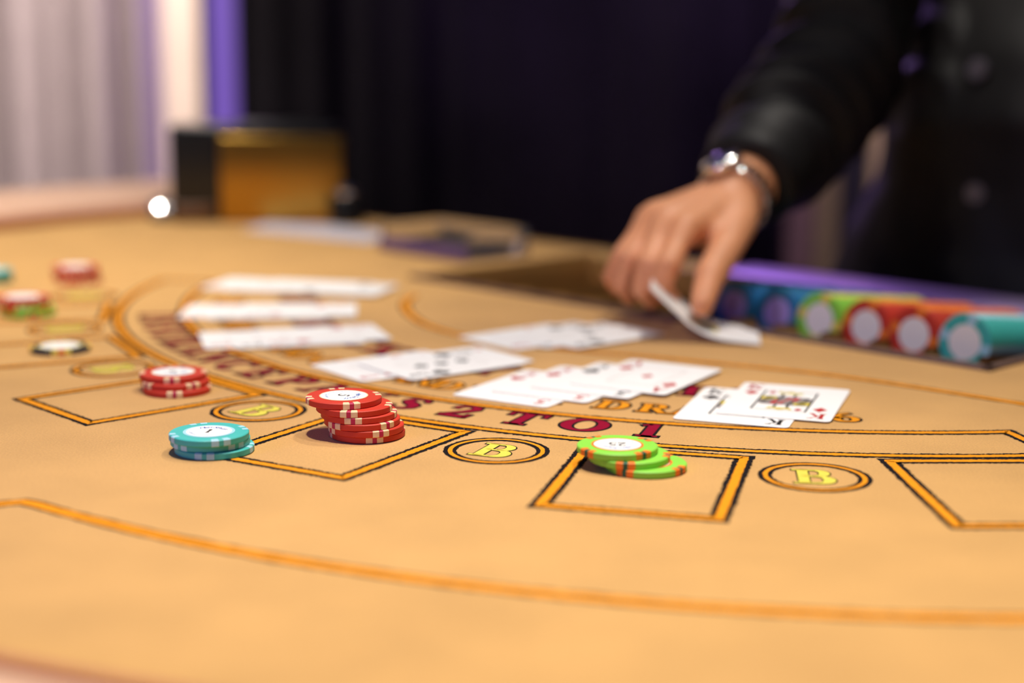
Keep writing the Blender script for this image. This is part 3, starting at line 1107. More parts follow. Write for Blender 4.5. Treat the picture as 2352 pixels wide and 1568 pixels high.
def pip_obj(card, s, x, y, k, flip=False, name='pip'):
    bm = bmesh.new()
    for i, p in enumerate(suit_polys(s, k)):
        flat(bm, p, 0.00001 * i)
    o = link(name, bm, 'cardred' if s in 'DH' else 'cardblack', card)
    o.location = (x, y, ZP)
    if flip:
        o.rotation_euler = (0, 0, math.pi)
    return o


def index_obj(card, ch, s, x, y, h, flip=False):
    ink = 'cardred' if s in 'DH' else 'cardblack'
    me = glyph_mesh(ch, h, ink, 0, 0.85, 0, 0)
    me.transform(Matrix.Translation((0, -h / 2, 0)))
    o = link('index', me, [], card)
    o.location = (x, y, ZP)
    if flip:
        o.rotation_euler = (0, 0, math.pi)
    return o


def portrait(card, s):
    """framed court-card figure, drawn as plain coloured fields"""
    fw, fh = 0.0150, 0.0255
    bm = bmesh.new()
    t = 0.00035
    for sx in (-1, 1):
        flat(bm, [(sx * fw - 0.0006, -fh), (sx * fw + 0.0006, -fh), (sx * fw + 0.0006, fh), (sx * fw - 0.0006, fh)], 0.00001, 0)
    strip_mesh(bm, [(-fw - t, -fh - t), (fw + t, -fh - t), (fw + t, fh + t), (-fw - t, fh + t)], [(-fw, -fh), (fw, -fh), (fw, fh), (-fw, fh)], 0, 0, True)
    o = link('picture_frame', bm, 'cardblack' if True else 'cardline', card)
    o.location = (0, 0, ZP)
    bm = bmesh.new()
    for sg in (1, -1):
        f = lambda pts: [(sg * x, sg * y) for x, y in pts]
        # robe with folds
        flat(bm, f([(-0.0178, 0), (0.0178, 0), (0.0178, 0.009), (0.013, 0.0135), (-0.013, 0.0135), (-0.0178, 0.011)]), 0, 0)
        for i in range(5):
            x = -0.013 + 0.0062 * i
            flat(bm, f([(x, 0.0006), (x + 0.0022, 0.0006), (x + 0.0042, 0.0125), (x + 0.0024, 0.0128)]), 0.00002, 1 if i != 2 else 3)
        flat(bm, f([(-0.0176, 0.0015), (-0.0120, 0.0020), (-0.0060, 0.0070), (-0.0085, 0.0120), (-0.0176, 0.0105)]), 0.00003, 2)
        flat(bm, f([(-0.0150, 0.0040), (-0.0110, 0.0045), (-0.0085, 0.0075), (-0.0105, 0.0095), (-0.0150, 0.0085)]), 0.00004, 1)
        flat(bm, f([(0.0035, 0.0005), (0.0075, 0.0005), (0.0095, 0.0120), (0.0060, 0.0120)]), 0.00004, 3)
        # collar, beard and face, crown
        flat(bm, f([(-0.0050, 0.0135), (0.0050, 0.0135), (0.0046, 0.0225), (-0.0046, 0.0225)]), 0.00002, 4)
        flat(bm, f([(-0.0050, 0.0135), (-0.0030, 0.0135), (-0.0036, 0.0220), (-0.0056, 0.0215)]), 0.00003, 1)
        flat(bm, f([(0.0050, 0.0135), (0.0030, 0.0135), (0.0036, 0.0220), (0.0056, 0.0215)]), 0.00003, 1)
        flat(bm, f([(-0.0075, 0.0225), (0.0075, 0.0225), (0.0090, 0.0285), (0.0045, 0.0262), (0.0, 0.0295), (-0.0045, 0.0262), (-0.0090, 0.0285)]), 0.00004, 2)
    o = link('portrait', bm, ['cardgrey', 'cardblack', 'cardyellow', 'cardred', 'card'], card)
    o.location = (0, 0, ZP)
    o.scale = (0.82, 0.82, 1)
    pip_obj(card, s, -0.0105, 0.0205, 0.0055)
    pip_obj(card, s, 0.0105, -0.0205, 0.0055, True)


def card(x, y, rz, level, label, group, rank=None, suit='D', court=False, jumbo=True, pips=0):
    o = bpy.data.objects.new('playing_card', CARD)
    COL.objects.link(o)
    o.location = (x, y, 0.0004 + 0.00046 * level)
    o.rotation_euler = (0, 0, R(rz))
    tag(o, label, 'playing card', group)
    if rank:
        for fl in (False, True):
            sg = -1 if fl else 1
            index_obj(o, rank, suit, sg * -0.0222, sg * 0.0325, 0.0125, fl)
            pip_obj(o, suit, sg * -0.0222, sg * 0.0165, 0.0092 if court else 0.0108, fl)
        if not court:
            bm = bmesh.new()
            t, fw, fh = 0.0003, 0.0150, 0.0255
            strip_mesh(bm, [(-fw - t, -fh - t), (fw + t, -fh - t), (fw + t, fh + t), (-fw - t, fh + t)], [(-fw, -fh), (fw, -fh), (fw, fh), (-fw, fh)], 0, 0, True)
            fr = link('thin_frame', bm, 'cardline', o)
            fr.location = (0, 0, ZP)
        if court:
            portrait(o, suit)
        elif pips:
            for px_, py_ in ((0, 0), (0, 0.016), (0, -0.016), (-0.008, 0.008), (0.008, 0.008))[:pips]:
                pip_obj(o, suit, px_, py_, 0.0085, py_ < 0)
    return o


def card_at(bl, br, level, label, group, **kw):
    """card from the position of its two near corners on the felt"""
    a, b = Vector(bl), Vector(br)
    u = (b - a).normalized()
    m = (a + b) / 2 + Vector((-u.y, u.x)) * CHT / 2
    return card(m.x, m.y, math.degrees(math.atan2(u.y, u.x)), level, label, group, **kw)


card_at((0.0871, 0.8245), (0.1470, 0.8040), 0, 'king of clubs lying half under the king of diamonds', 'pair of kings', rank='K', suit='C', court=True)
card_at((0.1120, 0.8372), (0.1716, 0.8165), 1, 'king of diamonds with its full portrait showing, on the king of clubs', 'pair of kings', rank='K', suit='D', court=True)
GA = 'fan of four cards beside the kings'
card_at((-0.0355, 0.8802), (0.0200, 0.8480), 0, 'lowest card of the four-card fan, nearest the printed TO', GA, rank='5', suit='H')
card_at((-0.0128, 0.8905), (0.0427, 0.8587), 1, 'second card from below in the four-card fan, with red index', GA, rank='5', suit='D')
card_at((0.0115, 0.9000), (0.0669, 0.8685), 2, 'third card of the four-card fan, with black index', GA, rank='5', suit='C')
card_at((0.0333, 0.9085), (0.0886, 0.8769), 3, 'topmost card of the four-card fan, one red pip in its middle', GA, rank='A', suit='D', pips=1)
GB = 'three overlapping cards left of the four-card fan'
card_at((-0.1280, 0.9640), (-0.0895, 0.9140), 0, 'lowest card of the middle trio, reaching the insurance band', GB, rank='7', suit='D', pips=1)
card_at((-0.0930, 0.9790), (-0.0550, 0.9280), 1, 'middle card of the middle trio, mostly covered', GB, rank='2', suit='H')
card_at((-0.0985, 0.9660), (-0.0600, 0.9160), 2, 'top card of the middle trio, with black clubs', GB, rank='3', suit='C', pips=3)
GC = "three overlapping cards nearest the dealer's fingers"
card_at((-0.0385, 1.0680), (0.0035, 1.0205), 0, "lowest card of the trio lying before the dealer's hand", GC, rank='3', suit='H')
card_at((-0.0190, 1.0720), (0.0240, 1.0255), 1, "middle card of the trio lying before the dealer's hand", GC, rank='5', suit='S')
card_at((0.0010, 1.0690), (0.0440, 1.0220), 2, "top card of the trio lying before the dealer's hand", GC, rank='6', suit='S', pips=1)


def row(ax, ay, ang, k, step, labs, group):
    """a row of overlapping cards whose long side points along ang"""
    for i in range(k):
        d = Vector((math.cos(R(ang)), math.sin(R(ang))))
        s = Vector((math.cos(R(ang - 90)), math.sin(R(ang - 90))))
        p = Vector((ax, ay)) + d * step * i + s * 0.006 * (i % 2)
        card(p.x, p.y, ang - 90 + (i % 3 - 1) * 1.5, i, labs[i], group, rank=('4', '2', '5', '3')[i] if False else ('3', '2', '5', '7')[i], suit='HSDC'[i])


row(-0.170, 1.0580, 17, 3, 0.0190, ('lowest card of the near white row at the left', 'middle card of the near white row at the left', 'top card of the near white row at the left'), 'near row of three cards')
row(-0.206, 1.1700, 4, 3, 0.0215, ('lowest card of the middle white row at the left', 'centre card of the middle white row at the left', 'top card of the middle white row at the left'), 'middle row of three cards')
row(-0.212, 1.3080, -13, 4, 0.0230, ('lowest card of the far white row at the left', 'second card of the far white row at the left', 'third card of the far white row at the left', 'top card of the far white row at the left'), 'far row of four cards')

# the card in the dealer's hand: its right corner touches the felt, its other end is bent up
A0 = Vector((0.1695, 1.0430, 0.0012))
hd = Vector((-0.960, 0.22, 0)).normalized()
wd_ = Vector((0.12, 0.985, 0)).normalized()
bm = bmesh.new()
NS, NW = 24, 6
gridv = []
x = z = 0.0
px_, pz_ = 0.0, 0.0
for i in range(NS + 1):
    s = i / NS
    ang_ = R(4 + 38 * min(1, max(0, (s - 0.22) / 0.40)) ** 1.1)
    rowv = []
    for j in range(NW + 1):
        q = j / NW
        ins = 0.0
        rowv.append(A0 + hd * px_ + Vector((0, 0, pz_)) + wd_ * (0.063 * q) + Vector((0, 0, 0.004 * q * s)))
    gridv.append([bm.verts.new(p) for p in rowv])
    px_ += math.cos(ang_) * 0.088 / NS
    pz_ += math.sin(ang_) * 0.088 / NS
for a, b in zip(gridv, gridv[1:]):
    for j in range(NW):
        bm.faces.new((a[j], a[j + 1], b[j + 1], b[j]))
fix(bm)
bmesh.ops.solidify(bm, geom=bm.faces[:], thickness=0.0004)
held_top = [[v.co.copy() for v in r] for r in gridv]
held = tag(link('playing_card', bm, 'card', smooth=50), 'bent playing card held up in the dealer\'s fingers', 'playing card')
bm = bmesh.new()
for i0, i1, j0, j1, mi in ((8, 14, 2, 4, 0), (9, 12, 2, 3, 1), (12, 14, 3, 4, 2)):
    for i in range(i0, i1):
        for j in range(j0, j1):
            q = [held_top[i][j], held_top[i + 1][j], held_top[i + 1][j + 1], held_top[i][j + 1]]
            nrm = (q[1] - q[0]).cross(q[3] - q[0]).normalized()
            if nrm.z < 0:
                nrm = -nrm
            f = bm.faces.new([bm.verts.new(p + nrm * (0.0006 + 0.0001 * mi)) for p in q])
            f.material_index = mi
fix(bm)
link('portrait', bm, ['cardyellow', 'chipdkgreen', 'cardred'], held)

# ------------------------------------------------------------------ equipment at the far end of the table
sm = Matrix.Translation((-0.338, 1.800, 0.0)) @ Matrix.Rotation(R(6), 4, 'Z')
shoe = tag(empty('card_shoe', (-0.27, 1.86, 0.0004)), 'black card dispenser with a polished brass front at the far end', 'card dispenser')
SO = inv(shoe)


def sbox(name, x0, x1, y0, y1, z0, z1, m, bev, parent=None):
    bm = bmesh.new()
    box(bm, x0, x1, y0, y1, z0, z1)
    bevel(bm, bev, 3)
    bm.transform(sm)
    fix(bm)
    return link(name, bm, m, parent or shoe, smooth=40, off=SO if parent is None else None)


sbox('body', -0.058, 0.135, 0.006, 0.088, 0.0006, 0.1120, 'blackplastic', 0.004)
sbox('brass_front', 0.0, 0.140, -0.004, 0.006, 0.003, 0.1000, 'brass', 0.0018)
sbox('brass_side', 0.130, 0.142, 0.004, 0.084, 0.003, 0.0980, 'brass', 0.004)
sbox('base_trim', -0.056, -0.008, -0.002, 0.006, 0.002, 0.022, 'wood', 0.002)
lid = sbox('lid', 0.02, 0.12, 0.018, 0.078, 0.1116, 0.1150, 'blackplastic', 0.002)

# chrome push knob on a short black foot, its domed cap tilted toward the players
stud = tag(empty('chrome_knob', (-0.413, 1.824, 0.0004)), 'small shining chrome knob on the felt beside the black card dispenser', 'knob')
bm = bmesh.new()
lathe(bm, [(0, 0), (0.013, 0), (0.013, 0.004), (0.008, 0.008), (0.007, 0.010), (0, 0.010)], 32)
fix(bm)
link('foot', bm, 'blackplastic', stud, smooth=35)
bm = bmesh.new()
cap = [(0, -0.010), (0.0085, -0.010), (0.0135, -0.004), (0.0140, 0.0)]
for i in range(1, 9):
    a = math.asin(0.0140 / 0.034) * (1 - i / 8)
    cap.append((0.034 * math.sin(a) if i < 8 else 0, 0.0005 + 0.034 * (math.cos(a) - math.cos(math.asin(0.0140 / 0.034)))))
lathe(bm, cap, 40)
bm.transform(Matrix.Translation((0, 0, 0.0160)) @ Vector((0.076, -0.73, 0.68)).to_track_quat('Z', 'Y').to_matrix().to_4x4())
fix(bm)
link('cap', bm, 'chrome', stud, smooth=40)

# glossy black jar with chrome lid knob
jar = empty('black_jar', (-0.193, 1.80, 0.0004))
tag(jar, 'small glossy black jar standing beside the brass dispenser', 'jar')
bm = bmesh.new()
lathe(bm, [(0, 0), (0.017, 0), (0.0195, 0.003), (0.0195, 0.028), (0.016, 0.033), (0, 0.033)], 36)
fix(bm)
link('body', bm, 'blackplastic', jar, smooth=35)
bm = bmesh.new()
lathe(bm, [(0, 0.033), (0.0125, 0.033), (0.0135, 0.037), (0.0115, 0.043), (0, 0.0445)], 36)
fix(bm)
link('lid', bm, 'chrome', jar, smooth=50)

# pale sheet and clear discard holder
bm = bmesh.new()
pts = [(-0.300, 1.725), (-0.150, 1.612), (-0.128, 1.700), (-0.205, 1.775), (-0.285, 1.800)]
f = flat(bm, pts, 0.0004)
ex = bmesh.ops.extrude_face_region(bm, geom=[f])
for v in [e for e in ex['geom'] if isinstance(e, bmesh.types.BMVert)]:
    v.co.z = 0.0012
fix(bm)
tag(link('paper_sheet', bm, 'paper'), 'pale lilac-white sheet lying on the felt before the brass dispenser', 'sheet')

dh = tag(empty('discard_holder', (-0.06, 1.54, 0.0004)), 'clear acrylic discard holder with a violet front on the felt', 'discard holder')
DO = inv(dh)
# corner (-0.135, 1.556) -> (-0.048, 1.461) runs along t
hn = 0.713 * -0.135 + 0.701 * 1.556
h0 = 0.701 * -0.135 - 0.713 * 1.556
h1 = h0 + 0.129
ntbox('front_wall', hn, hn + 0.004, h0, h1, 0.001, 0.014, 'acrylviolet', dh, DO)
ntbox('base', hn, hn + 0.085, h0, h1, 0.0006, 0.003, 'acryl', dh, DO, 0.0006)
ntbox('back_wall', hn + 0.081, hn + 0.085, h0, h1, 0.003, 0.028, 'acryl', dh, DO)
ntbox('end_wall', hn + 0.004, hn + 0.081, h1 - 0.006, h1, 0.003, 0.028, 'acryl', dh, DO)
ntbox('end_wall', hn + 0.004, hn + 0.081, h0, h0 + 0.004, 0.003, 0.028, 'acryl', dh, DO)

# ------------------------------------------------------------------ the dealer


def capsule(bm, a, b, ra, rb, n=16, m=5, caps=True):
    a, b = Vector(a), Vector(b)
    d = (b - a)
    L = d.length
    if L < 1e-6:
        d = Vector((0, 0, 1))
        L = 1e-6
    d.normalize()
    x = d.orthogonal().normalized()
    y = d.cross(x)
    prof = []
    for i in range(m + 1):
        t = -math.pi / 2 + (math.pi / 2) * i / m
        prof.append((ra * math.cos(t), ra * math.sin(t)))
    for i in range(m + 1):
        t = (math.pi / 2) * i / m
        prof.append((rb * math.cos(t), L + rb * math.sin(t)))
    if not caps:
        prof = [(0, 0), (ra, 0), (rb, L), (0, L)]
    rings = []
    for r, z in prof:
        if r < 1e-6:
            rings.append([bm.verts.new(a + d * z)])
        else:
            rings.append([bm.verts.new(a + d * z + (x * math.cos(2 * math.pi * i / n) + y * math.sin(2 * math.pi * i / n)) * r) for i in range(n)])
    for p, q in zip(rings, rings[1:]):
        for i in range(n):
            j = (i + 1) % n
            if len(p) == 1 and len(q) == 1:
                continue
            if len(p) == 1:
                bm.faces.new((p[0], q[j], q[i]))
            elif len(q) == 1:
                bm.faces.new((p[i], p[j], q[0]))
            else:
                bm.faces.new((p[i], p[j], q[j], q[i]))


def chain(bm, pts, n=16):
    for p, q in zip(pts, pts[1:]):
        capsule(bm, p[0], q[0], p[1], q[1], n)


def ellipsoid(bm, c, rx, ry, rz, mtx=None, n=20):
    g = bmesh.ops.create_uvsphere(bm, u_segments=n, v_segments=n // 2 + 2, radius=1.0)
    mm = Matrix.Translation(c) @ (mtx.to_4x4() if mtx else Matrix.Identity(4)) @ Matrix.Diagonal((rx, ry, rz, 1))
    for v in g['verts']:
        v.co = mm @ v.co


def loft(bm, rings, frame, n=28):
    """rings: (centre, half width along RT, half depth along FL)"""
    rr = []
    for c, a, b in rings:
        ring = []
        for i in range(n):
            t = 2 * math.pi * i / n
            ct, s_ = math.cos(t), math.sin(t)
            e = 0.85
            ring.append(bm.verts.new(Vector(c) + RT * a * math.copysign(abs(ct) ** e, ct) + FL * b * math.copysign(abs(s_) ** e, s_)))
        rr.append(ring)
    for p, q in zip(rr, rr[1:]):
        for i in range(n):
            j = (i + 1) % n
            bm.faces.new((p[i], p[j], q[j], q[i]))
    bm.faces.new(rr[0])
    bm.faces.new(rr[-1])
    fix(bm)


def remeshed(bm, voxel, smooth_iter=6, fac=0.5):
    me = bpy.data.meshes.new('tmp')
    bm.to_mesh(me)
    bm.free()
    o = bpy.data.objects.new('tmp', me)
    COL.objects.link(o)
    r = o.modifiers.new('r', 'REMESH')
    r.mode = 'VOXEL'
    r.voxel_size = voxel
    s_ = o.modifiers.new('s', 'SMOOTH')
    s_.factor = fac
    s_.iterations = smooth_iter
    bpy.context.view_layer.update()
    res = bpy.data.meshes.new_from_object(o.evaluated_get(bpy.context.evaluated_depsgraph_get()))
    bpy.data.objects.remove(o)
    bpy.data.meshes.remove(me)
    res.materials.clear()
    return res


PC = Vector((0.515, 1.50, 0))
dealer = tag(empty('person', (PC.x, PC.y, FLOOR)), 'person in a black jacket bending over the table, holding up a card', 'person')
DI = inv(dealer)


def bodyp(f, r, z):
    return PC + FL * f + RT * r + Vector((0, 0, z))


WR = Vector((0.1635, 1.1830, 0.0830))
EL = Vector((0.294, 1.430, 0.186))
SH = bodyp(0.10, 0.138, 0.47)
SHL = bodyp(0.10, -0.185, 0.47)
ELL = bodyp(0.08, -0.27, 0.19)
WRL = bodyp(0.16, -0.27, -0.06)
bm = bmesh.new()
HT = {
    'imc': (0.1245, 1.1215, 0.0720), 'mmc': (0.1130, 1.1390, 0.0765), 'rmc': (0.1055, 1.1570, 0.0770), 'pmc': (0.1030, 1.1750, 0.0735),
    'ipip': (0.1105, 1.0930, 0.0490), 'idip': (0.1060, 1.0950, 0.0320), 'itip': (0.1150, 1.1040, 0.0225),
    'mpip': (0.0975, 1.1060, 0.0480), 'mdip': (0.0930, 1.1080, 0.0300), 'mtip': (0.1010, 1.1180, 0.0195),
    'rpip': (0.0860, 1.1290, 0.0480), 'rdip': (0.0800, 1.1310, 0.0295), 'rtip': (0.0870, 1.1400, 0.0185),
    'ppip': (0.0815, 1.1530, 0.0480), 'pdip': (0.0735, 1.1560, 0.0310), 'ptip': (0.0790, 1.1620, 0.0215),
    'tcmc': (0.1660, 1.1560, 0.0735), 'tmcp': (0.1560, 1.1230, 0.0600), 'tip': (0.1395, 1.0890, 0.0425), 'ttip': (0.1318, 1.0690, 0.0245)}
V = {k: Vector(v) for k, v in HT.items()}
hand_c = [('imc', 'ipip', 'idip', 'itip', 0.0098, 0.0086, 0.0076, 0.0064), ('mmc', 'mpip', 'mdip', 'mtip', 0.0100, 0.0088, 0.0077, 0.0065),
          ('rmc', 'rpip', 'rdip', 'rtip', 0.0096, 0.0083, 0.0073, 0.0062), ('pmc', 'ppip', 'pdip', 'ptip', 0.0086, 0.0073, 0.0064, 0.0056)]
for k, (a, b, c, d, ra, rb, rc, rd) in enumerate(hand_c):
    wst = WR + (V['tcmc'] - WR) * (0.25 - 0.22 * k) + Vector((-0.004, -0.006, 0.001))
    chain(bm, [(wst, 0.0165), (V[a], ra + 0.0022), (V[a].lerp(V[b], 0.5), (ra + rb) / 2 - 0.0006), (V[b], rb + 0.0005), (V[c], rc), (V[d], rd)], 14)
# web of the palm and the ball of the thumb
capsule(bm, WR.lerp(V['mmc'], 0.35) + Vector((0.004, 0.0, -0.010)), V['mmc'].lerp(V['imc'], 0.5) + Vector((0.003, 0.008, -0.008)), 0.020, 0.0100)
capsule(bm, WR.lerp(V['rmc'], 0.4) + Vector((0, 0.004, -0.008)), V['rmc'] + Vector((0.003, 0.006, -0.005)), 0.018, 0.0090)
capsule(bm, V['tcmc'], V['tmcp'].lerp(V['imc'], 0.30) + Vector((0, 0.010, 0.004)), 0.016, 0.010)
chain(bm, [(WR + Vector((0.004, -0.008, -0.002)), 0.018), (V['tcmc'], 0.0165), (V['tmcp'], 0.0125), (V['tip'], 0.0112), (V['ttip'], 0.0085)], 14)
# wrist and arms
capsule(bm, WR, WR + (EL - WR) * 0.18, 0.0235, 0.0270)
chain(bm, [(WR + (EL - WR) * 0.16, 0.0270), (EL, 0.042), (SH, 0.052)])
chain(bm, [(SHL, 0.052), (ELL, 0.042), (WRL, 0.025)])
# left hand, hanging relaxed below the table edge
lh = WRL + Vector((0, 0, -0.085))
for k, q in enumerate((-0.026, -0.009, 0.009, 0.026)):
    b0 = lh + FL * -q * -1 + Vector((0, 0, 0.004 * (k in (1, 2))))
    L_ = (0.036, 0.042, 0.040, 0.031)[k]
    chain(bm, [(WRL, 0.018), (b0, 0.0105), (b0 + Vector((0, 0, -L_)) + RT * 0.004, 0.0088), (b0 + Vector((0, 0, -L_ * 1.6)) + RT * 0.012, 0.0078), (b0 + Vector((0, 0, -L_ * 2.05)) + RT * 0.022, 0.0066)], 12)
chain(bm, [(WRL + Vector((0, 0, -0.02)), 0.017), (WRL + FL * 0.035 + Vector((0, 0, -0.055)), 0.012), (WRL + FL * 0.046 + Vector((0, 0, -0.088)), 0.0098), (WRL + FL * 0.044 + Vector((0, 0, -0.115)), 0.008)], 12)
# trunk, neck, head, legs
loft(bm, [(bodyp(0, 0, -0.06), 0.14, 0.090), (bodyp(0, 0, 0.05), 0.125, 0.085), (bodyp(-0.01, 0, 0.22), 0.125, 0.080), (bodyp(0.03, 0, 0.38), 0.14, 0.085), (bodyp(0.085, 0, 0.48), 0.15, 0.075), (bodyp(0.115, 0, 0.535), 0.10, 0.065)], None)
HC = bodyp(0.20, 0, 0.725)
chain(bm, [(bodyp(0.115, 0, 0.50), 0.062), (bodyp(0.150, 0, 0.60), 0.055), (bodyp(0.175, 0, 0.66), 0.055)])
look = (FL * 0.80 + Vector((0, 0, -0.60))).normalized()
up_ = (Vector((0, 0, 1)) - look * look.z).normalized()
side = look.cross(up_)
HM = Matrix((side, look, up_)).transposed()
ellipsoid(bm, HC, 0.076, 0.097, 0.112, HM)
ellipsoid(bm, HC + look * 0.030 - up_ * 0.055, 0.058, 0.062, 0.060, HM)
capsule(bm, HC + look * 0.094 + up_ * 0.012, HC + look * 0.112 - up_ * 0.022, 0.008, 0.014)
for s_ in (-1, 1):
    ellipsoid(bm, HC + side * s_ * 0.078 - look * 0.006 - up_ * 0.005, 0.010, 0.018, 0.030, HM)
    hip = bodyp(-0.01, 0.085 * s_, -0.05)
    kn = bodyp(0.02, 0.095 * s_, -0.47)
    an = bodyp(-0.03, 0.10 * s_, FLOOR + 0.09)
    chain(bm, [(hip, 0.085), (kn, 0.056), (an, 0.040)])
    capsule(bm, an + Vector((0, 0, -0.045)) - FL * 0.02, an + FL * 0.14 + Vector((0, 0, -0.06)), 0.040, 0.028)
me = remeshed(bm, 0.0027, 3, 0.5)
body = link('body', me, 'skin', dealer, off=DI)
body.data.shade_smooth()
for s_ in (-1, 1):
    bm = bmesh.new()
    ellipsoid(bm, HC + side * s_ * 0.031 + look * 0.083 + up_ * 0.006, 0.013, 0.010, 0.008, HM)
    link('eye', bm, 'eye', dealer, smooth=60, off=DI)
bm = bmesh.new()
ellipsoid(bm, HC + look * 0.090 - up_ * 0.058, 0.024, 0.008, 0.008, HM)
link('mouth', bm, 'lips', dealer, smooth=60, off=DI)
bm = bmesh.new()
ellipsoid(bm, HC - look * 0.016 + up_ * 0.030, 0.083, 0.098, 0.098, HM, 28)
ellipsoid(bm, HC - look * 0.040 - up_ * 0.010, 0.080, 0.076, 0.090, HM, 28)
me = remeshed(bm, 0.006, 3)
link('hair', me, 'hair', dealer, smooth=60, off=DI)


# jacket: trunk and two sleeves in one piece, with folds
CU = WR + (EL - WR) * 0.13
CUL = WRL + (ELL - WRL) * 0.10
bm = bmesh.new()
loft(bm, [(bodyp(-0.01, 0, -0.20), 0.232, 0.160), (bodyp(0, 0, -0.05), 0.222, 0.152), (bodyp(0, 0, 0.02), 0.204, 0.142), (bodyp(0.008, 0, 0.08), 0.160, 0.134),
          (bodyp(0.014, 0, 0.14), 0.148, 0.142), (bodyp(0.006, 0, 0.20), 0.152, 0.134), (bodyp(0.0, 0, 0.27), 0.166, 0.106), (bodyp(0.035, 0, 0.36), 0.186, 0.120),
          (bodyp(0.085, 0, 0.48), 0.195, 0.108), (bodyp(0.115, 0, 0.545), 0.110, 0.080), (bodyp(0.125, 0, 0.575), 0.066, 0.062)], None)
capsule(bm, CU, CU.lerp(EL, 0.30), 0.0400, 0.0480, 24, caps=False)
capsule(bm, CU.lerp(EL, 0.26), EL, 0.0470, 0.0560, 24)
capsule(bm, EL, SH, 0.0580, 0.0780, 24)
capsule(bm, CUL, CUL.lerp(ELL, 0.3), 0.0400, 0.0470, 24, caps=False)
capsule(bm, CUL.lerp(ELL, 0.25), ELL, 0.0470, 0.0580, 24)
capsule(bm, ELL, SHL, 0.0600, 0.0780, 24)
me = remeshed(bm, 0.0045, 6)
from mathutils import noise
me.update()
nrm_ = [v.normal.copy() for v in me.vertices]
for v in me.vertices:
    p = v.co
    # folds run across the sleeve, slanting folds on the trunk
    da = (p - EL).dot((SH - EL).normalized())
    dfa = (p - EL).dot((CU - EL).normalized())
    dseg = min((p - EL.lerp(CU, k / 6)).length for k in range(7))
    dseg2 = min((p - EL.lerp(SH, k / 6)).length for k in range(7))
    n1 = noise.noise(p * 9.0)
    if dseg < 0.075:
        amp = 0.0115 * min(1, max(0, (dfa + 0.02) / 0.05)) * min(1, max(0, (0.225 - dfa) / 0.04))
        d_ = amp * (1.1 - 1.9 * abs(math.sin(dfa * 58 + 2.2 * n1)) ** 1.5)
    elif dseg2 < 0.10:
        d_ = 0.0090 * (0.6 - abs(math.sin(da * 40 + 2.5 * n1)) ** 1.5)
    else:
        d_ = 0.006 * noise.noise(Vector((p.x * 9, p.y * 9, p.z * 4 + p.x * 6))) + 0.003 * noise.noise(p * 22)
    v.co = p + nrm_[v.index] * d_
bm = bmesh.new()
bm.from_mesh(me)
for _ in range(4):
    bmesh.ops.smooth_vert(bm, verts=bm.verts, factor=0.5, use_axis_x=True, use_axis_y=True, use_axis_z=True)
bm.to_mesh(me)
bm.free()
jk = link('jacket', me, 'jacket', dealer, off=DI)
jk.data.shade_smooth()
# lapels and buttons
for s_ in (-1, 1):
    bm = bmesh.new()
    pts = [bodyp(0.132, 0.006 * s_, 0.30), bodyp(0.165, 0.075 * s_, 0.39), bodyp(0.190, 0.095 * s_, 0.46), bodyp(0.182, 0.050 * s_, 0.505), bodyp(0.184, 0.040 * s_, 0.54), bodyp(0.188, 0.028 * s_, 0.44)]
    vs = [bm.verts.new(p + FL * 0.006) for p in pts]
    bm.faces.new(vs)
    bmesh.ops.solidify(bm, geom=bm.faces[:], thickness=0.004)
    fix(bm)
    link('lapel', bm, 'jacket', dealer, off=DI)
for z in (0.185, 0.075):
    bm = bmesh.new()
    lathe(bm, [(0, -0.004), (0.0095, -0.004), (0.0105, 0.0), (0.0095, 0.003), (0.006, 0.0035), (0, 0.002)], 24)
    bm.transform(Matrix.Translation(bodyp(0.148 if z > 0.1 else 0.138, 0, z)) @ FL.to_track_quat('Z', 'Y').to_matrix().to_4x4())
    fix(bm)
    link('button', bm, 'jet', dealer, smooth=40, off=DI)
bm = bmesh.new()
loft(bm, [(bodyp(-0.01, 0, -0.16), 0.172, 0.12), (bodyp(0, 0, 0.02), 0.165, 0.115)], None)
for s_ in (-1, 1):
    hip = bodyp(-0.01, 0.085 * s_, -0.10)
    kn = bodyp(0.02, 0.095 * s_, -0.47)
    an = bodyp(-0.03, 0.10 * s_, FLOOR + 0.10)
    capsule(bm, hip, kn, 0.100, 0.076, 20)
    capsule(bm, kn, an, 0.076, 0.062, 20)
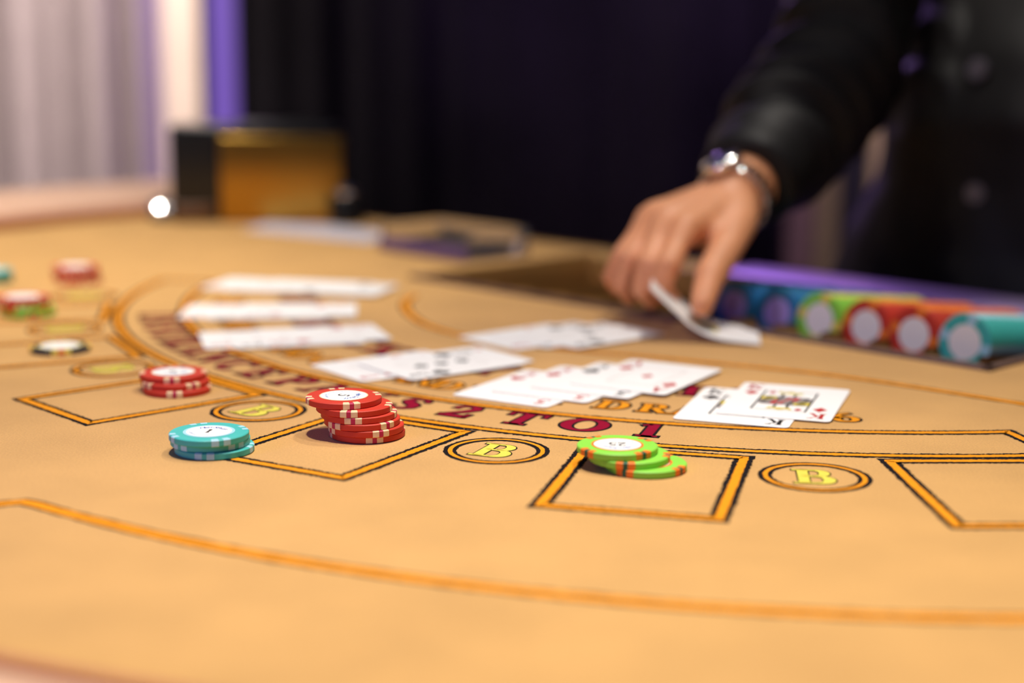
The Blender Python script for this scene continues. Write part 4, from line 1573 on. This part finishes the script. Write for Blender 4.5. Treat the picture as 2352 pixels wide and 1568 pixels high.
me = remeshed(bm, 0.008, 4)
link('trousers', me, 'trouser', dealer, smooth=60, off=DI)
for s_ in (-1, 1):
    bm = bmesh.new()
    an = bodyp(-0.03, 0.10 * s_, FLOOR)
    capsule(bm, an - FL * 0.03 + Vector((0, 0, 0.05)), an + FL * 0.16 + Vector((0, 0, 0.042)), 0.050, 0.040, 20)
    box(bm, -0.045, 0.045, -0.085, 0.205, 0.0005, 0.022, 0, Matrix.Translation(an) @ Matrix((RT, FL, Vector((0, 0, 1)))).transposed().to_4x4())
    me = remeshed(bm, 0.006, 3)
    link('shoe', me, 'blackplastic', dealer, smooth=50, off=DI)

# wristwatch: bracelet links round the wrist and a case
ax = (EL - WR).normalized()
cw = WR + ax * 0.014
xx = ax.cross(Vector((0, 0, 1))).normalized()
zz = xx.cross(ax).normalized()
watch = empty('wristwatch', (0, 0, 0))
watch.parent = dealer
watch.location = DI
rw = 0.0276
for k in range(22):
    a = 2 * math.pi * k / 22
    rad = xx * math.cos(a) + zz * math.sin(a)
    tan = xx * -math.sin(a) + zz * math.cos(a)
    bm = bmesh.new()
    box(bm, -0.0034, 0.0034, -0.0075, 0.0075, -0.0013, 0.0013)
    bevel(bm, 0.0008, 2)
    bm.transform(Matrix.Translation(cw + rad * rw) @ Matrix((tan, ax, rad)).transposed().to_4x4())
    fix(bm)
    link('bracelet_link', bm, 'chrome', watch, smooth=40)
bm = bmesh.new()
lathe(bm, [(0, -0.002), (0.0150, -0.002), (0.0160, 0.001), (0.0160, 0.003), (0.0148, 0.0048), (0.0120, 0.0064), (0.0080, 0.0078), (0.0040, 0.0085), (0, 0.0087)], 32)
rad = (xx * -0.35 + zz * 0.94).normalized()
rad = Vector((-0.42, -0.30, 0.82))
rad = (rad - ax * rad.dot(ax)).normalized()
tan = ax.cross(rad)
bm.transform(Matrix.Translation(cw + rad * (rw + 0.001)) @ Matrix((tan, ax, rad)).transposed().to_4x4())
fix(bm)
link('case', bm, 'chrome', watch, smooth=35)
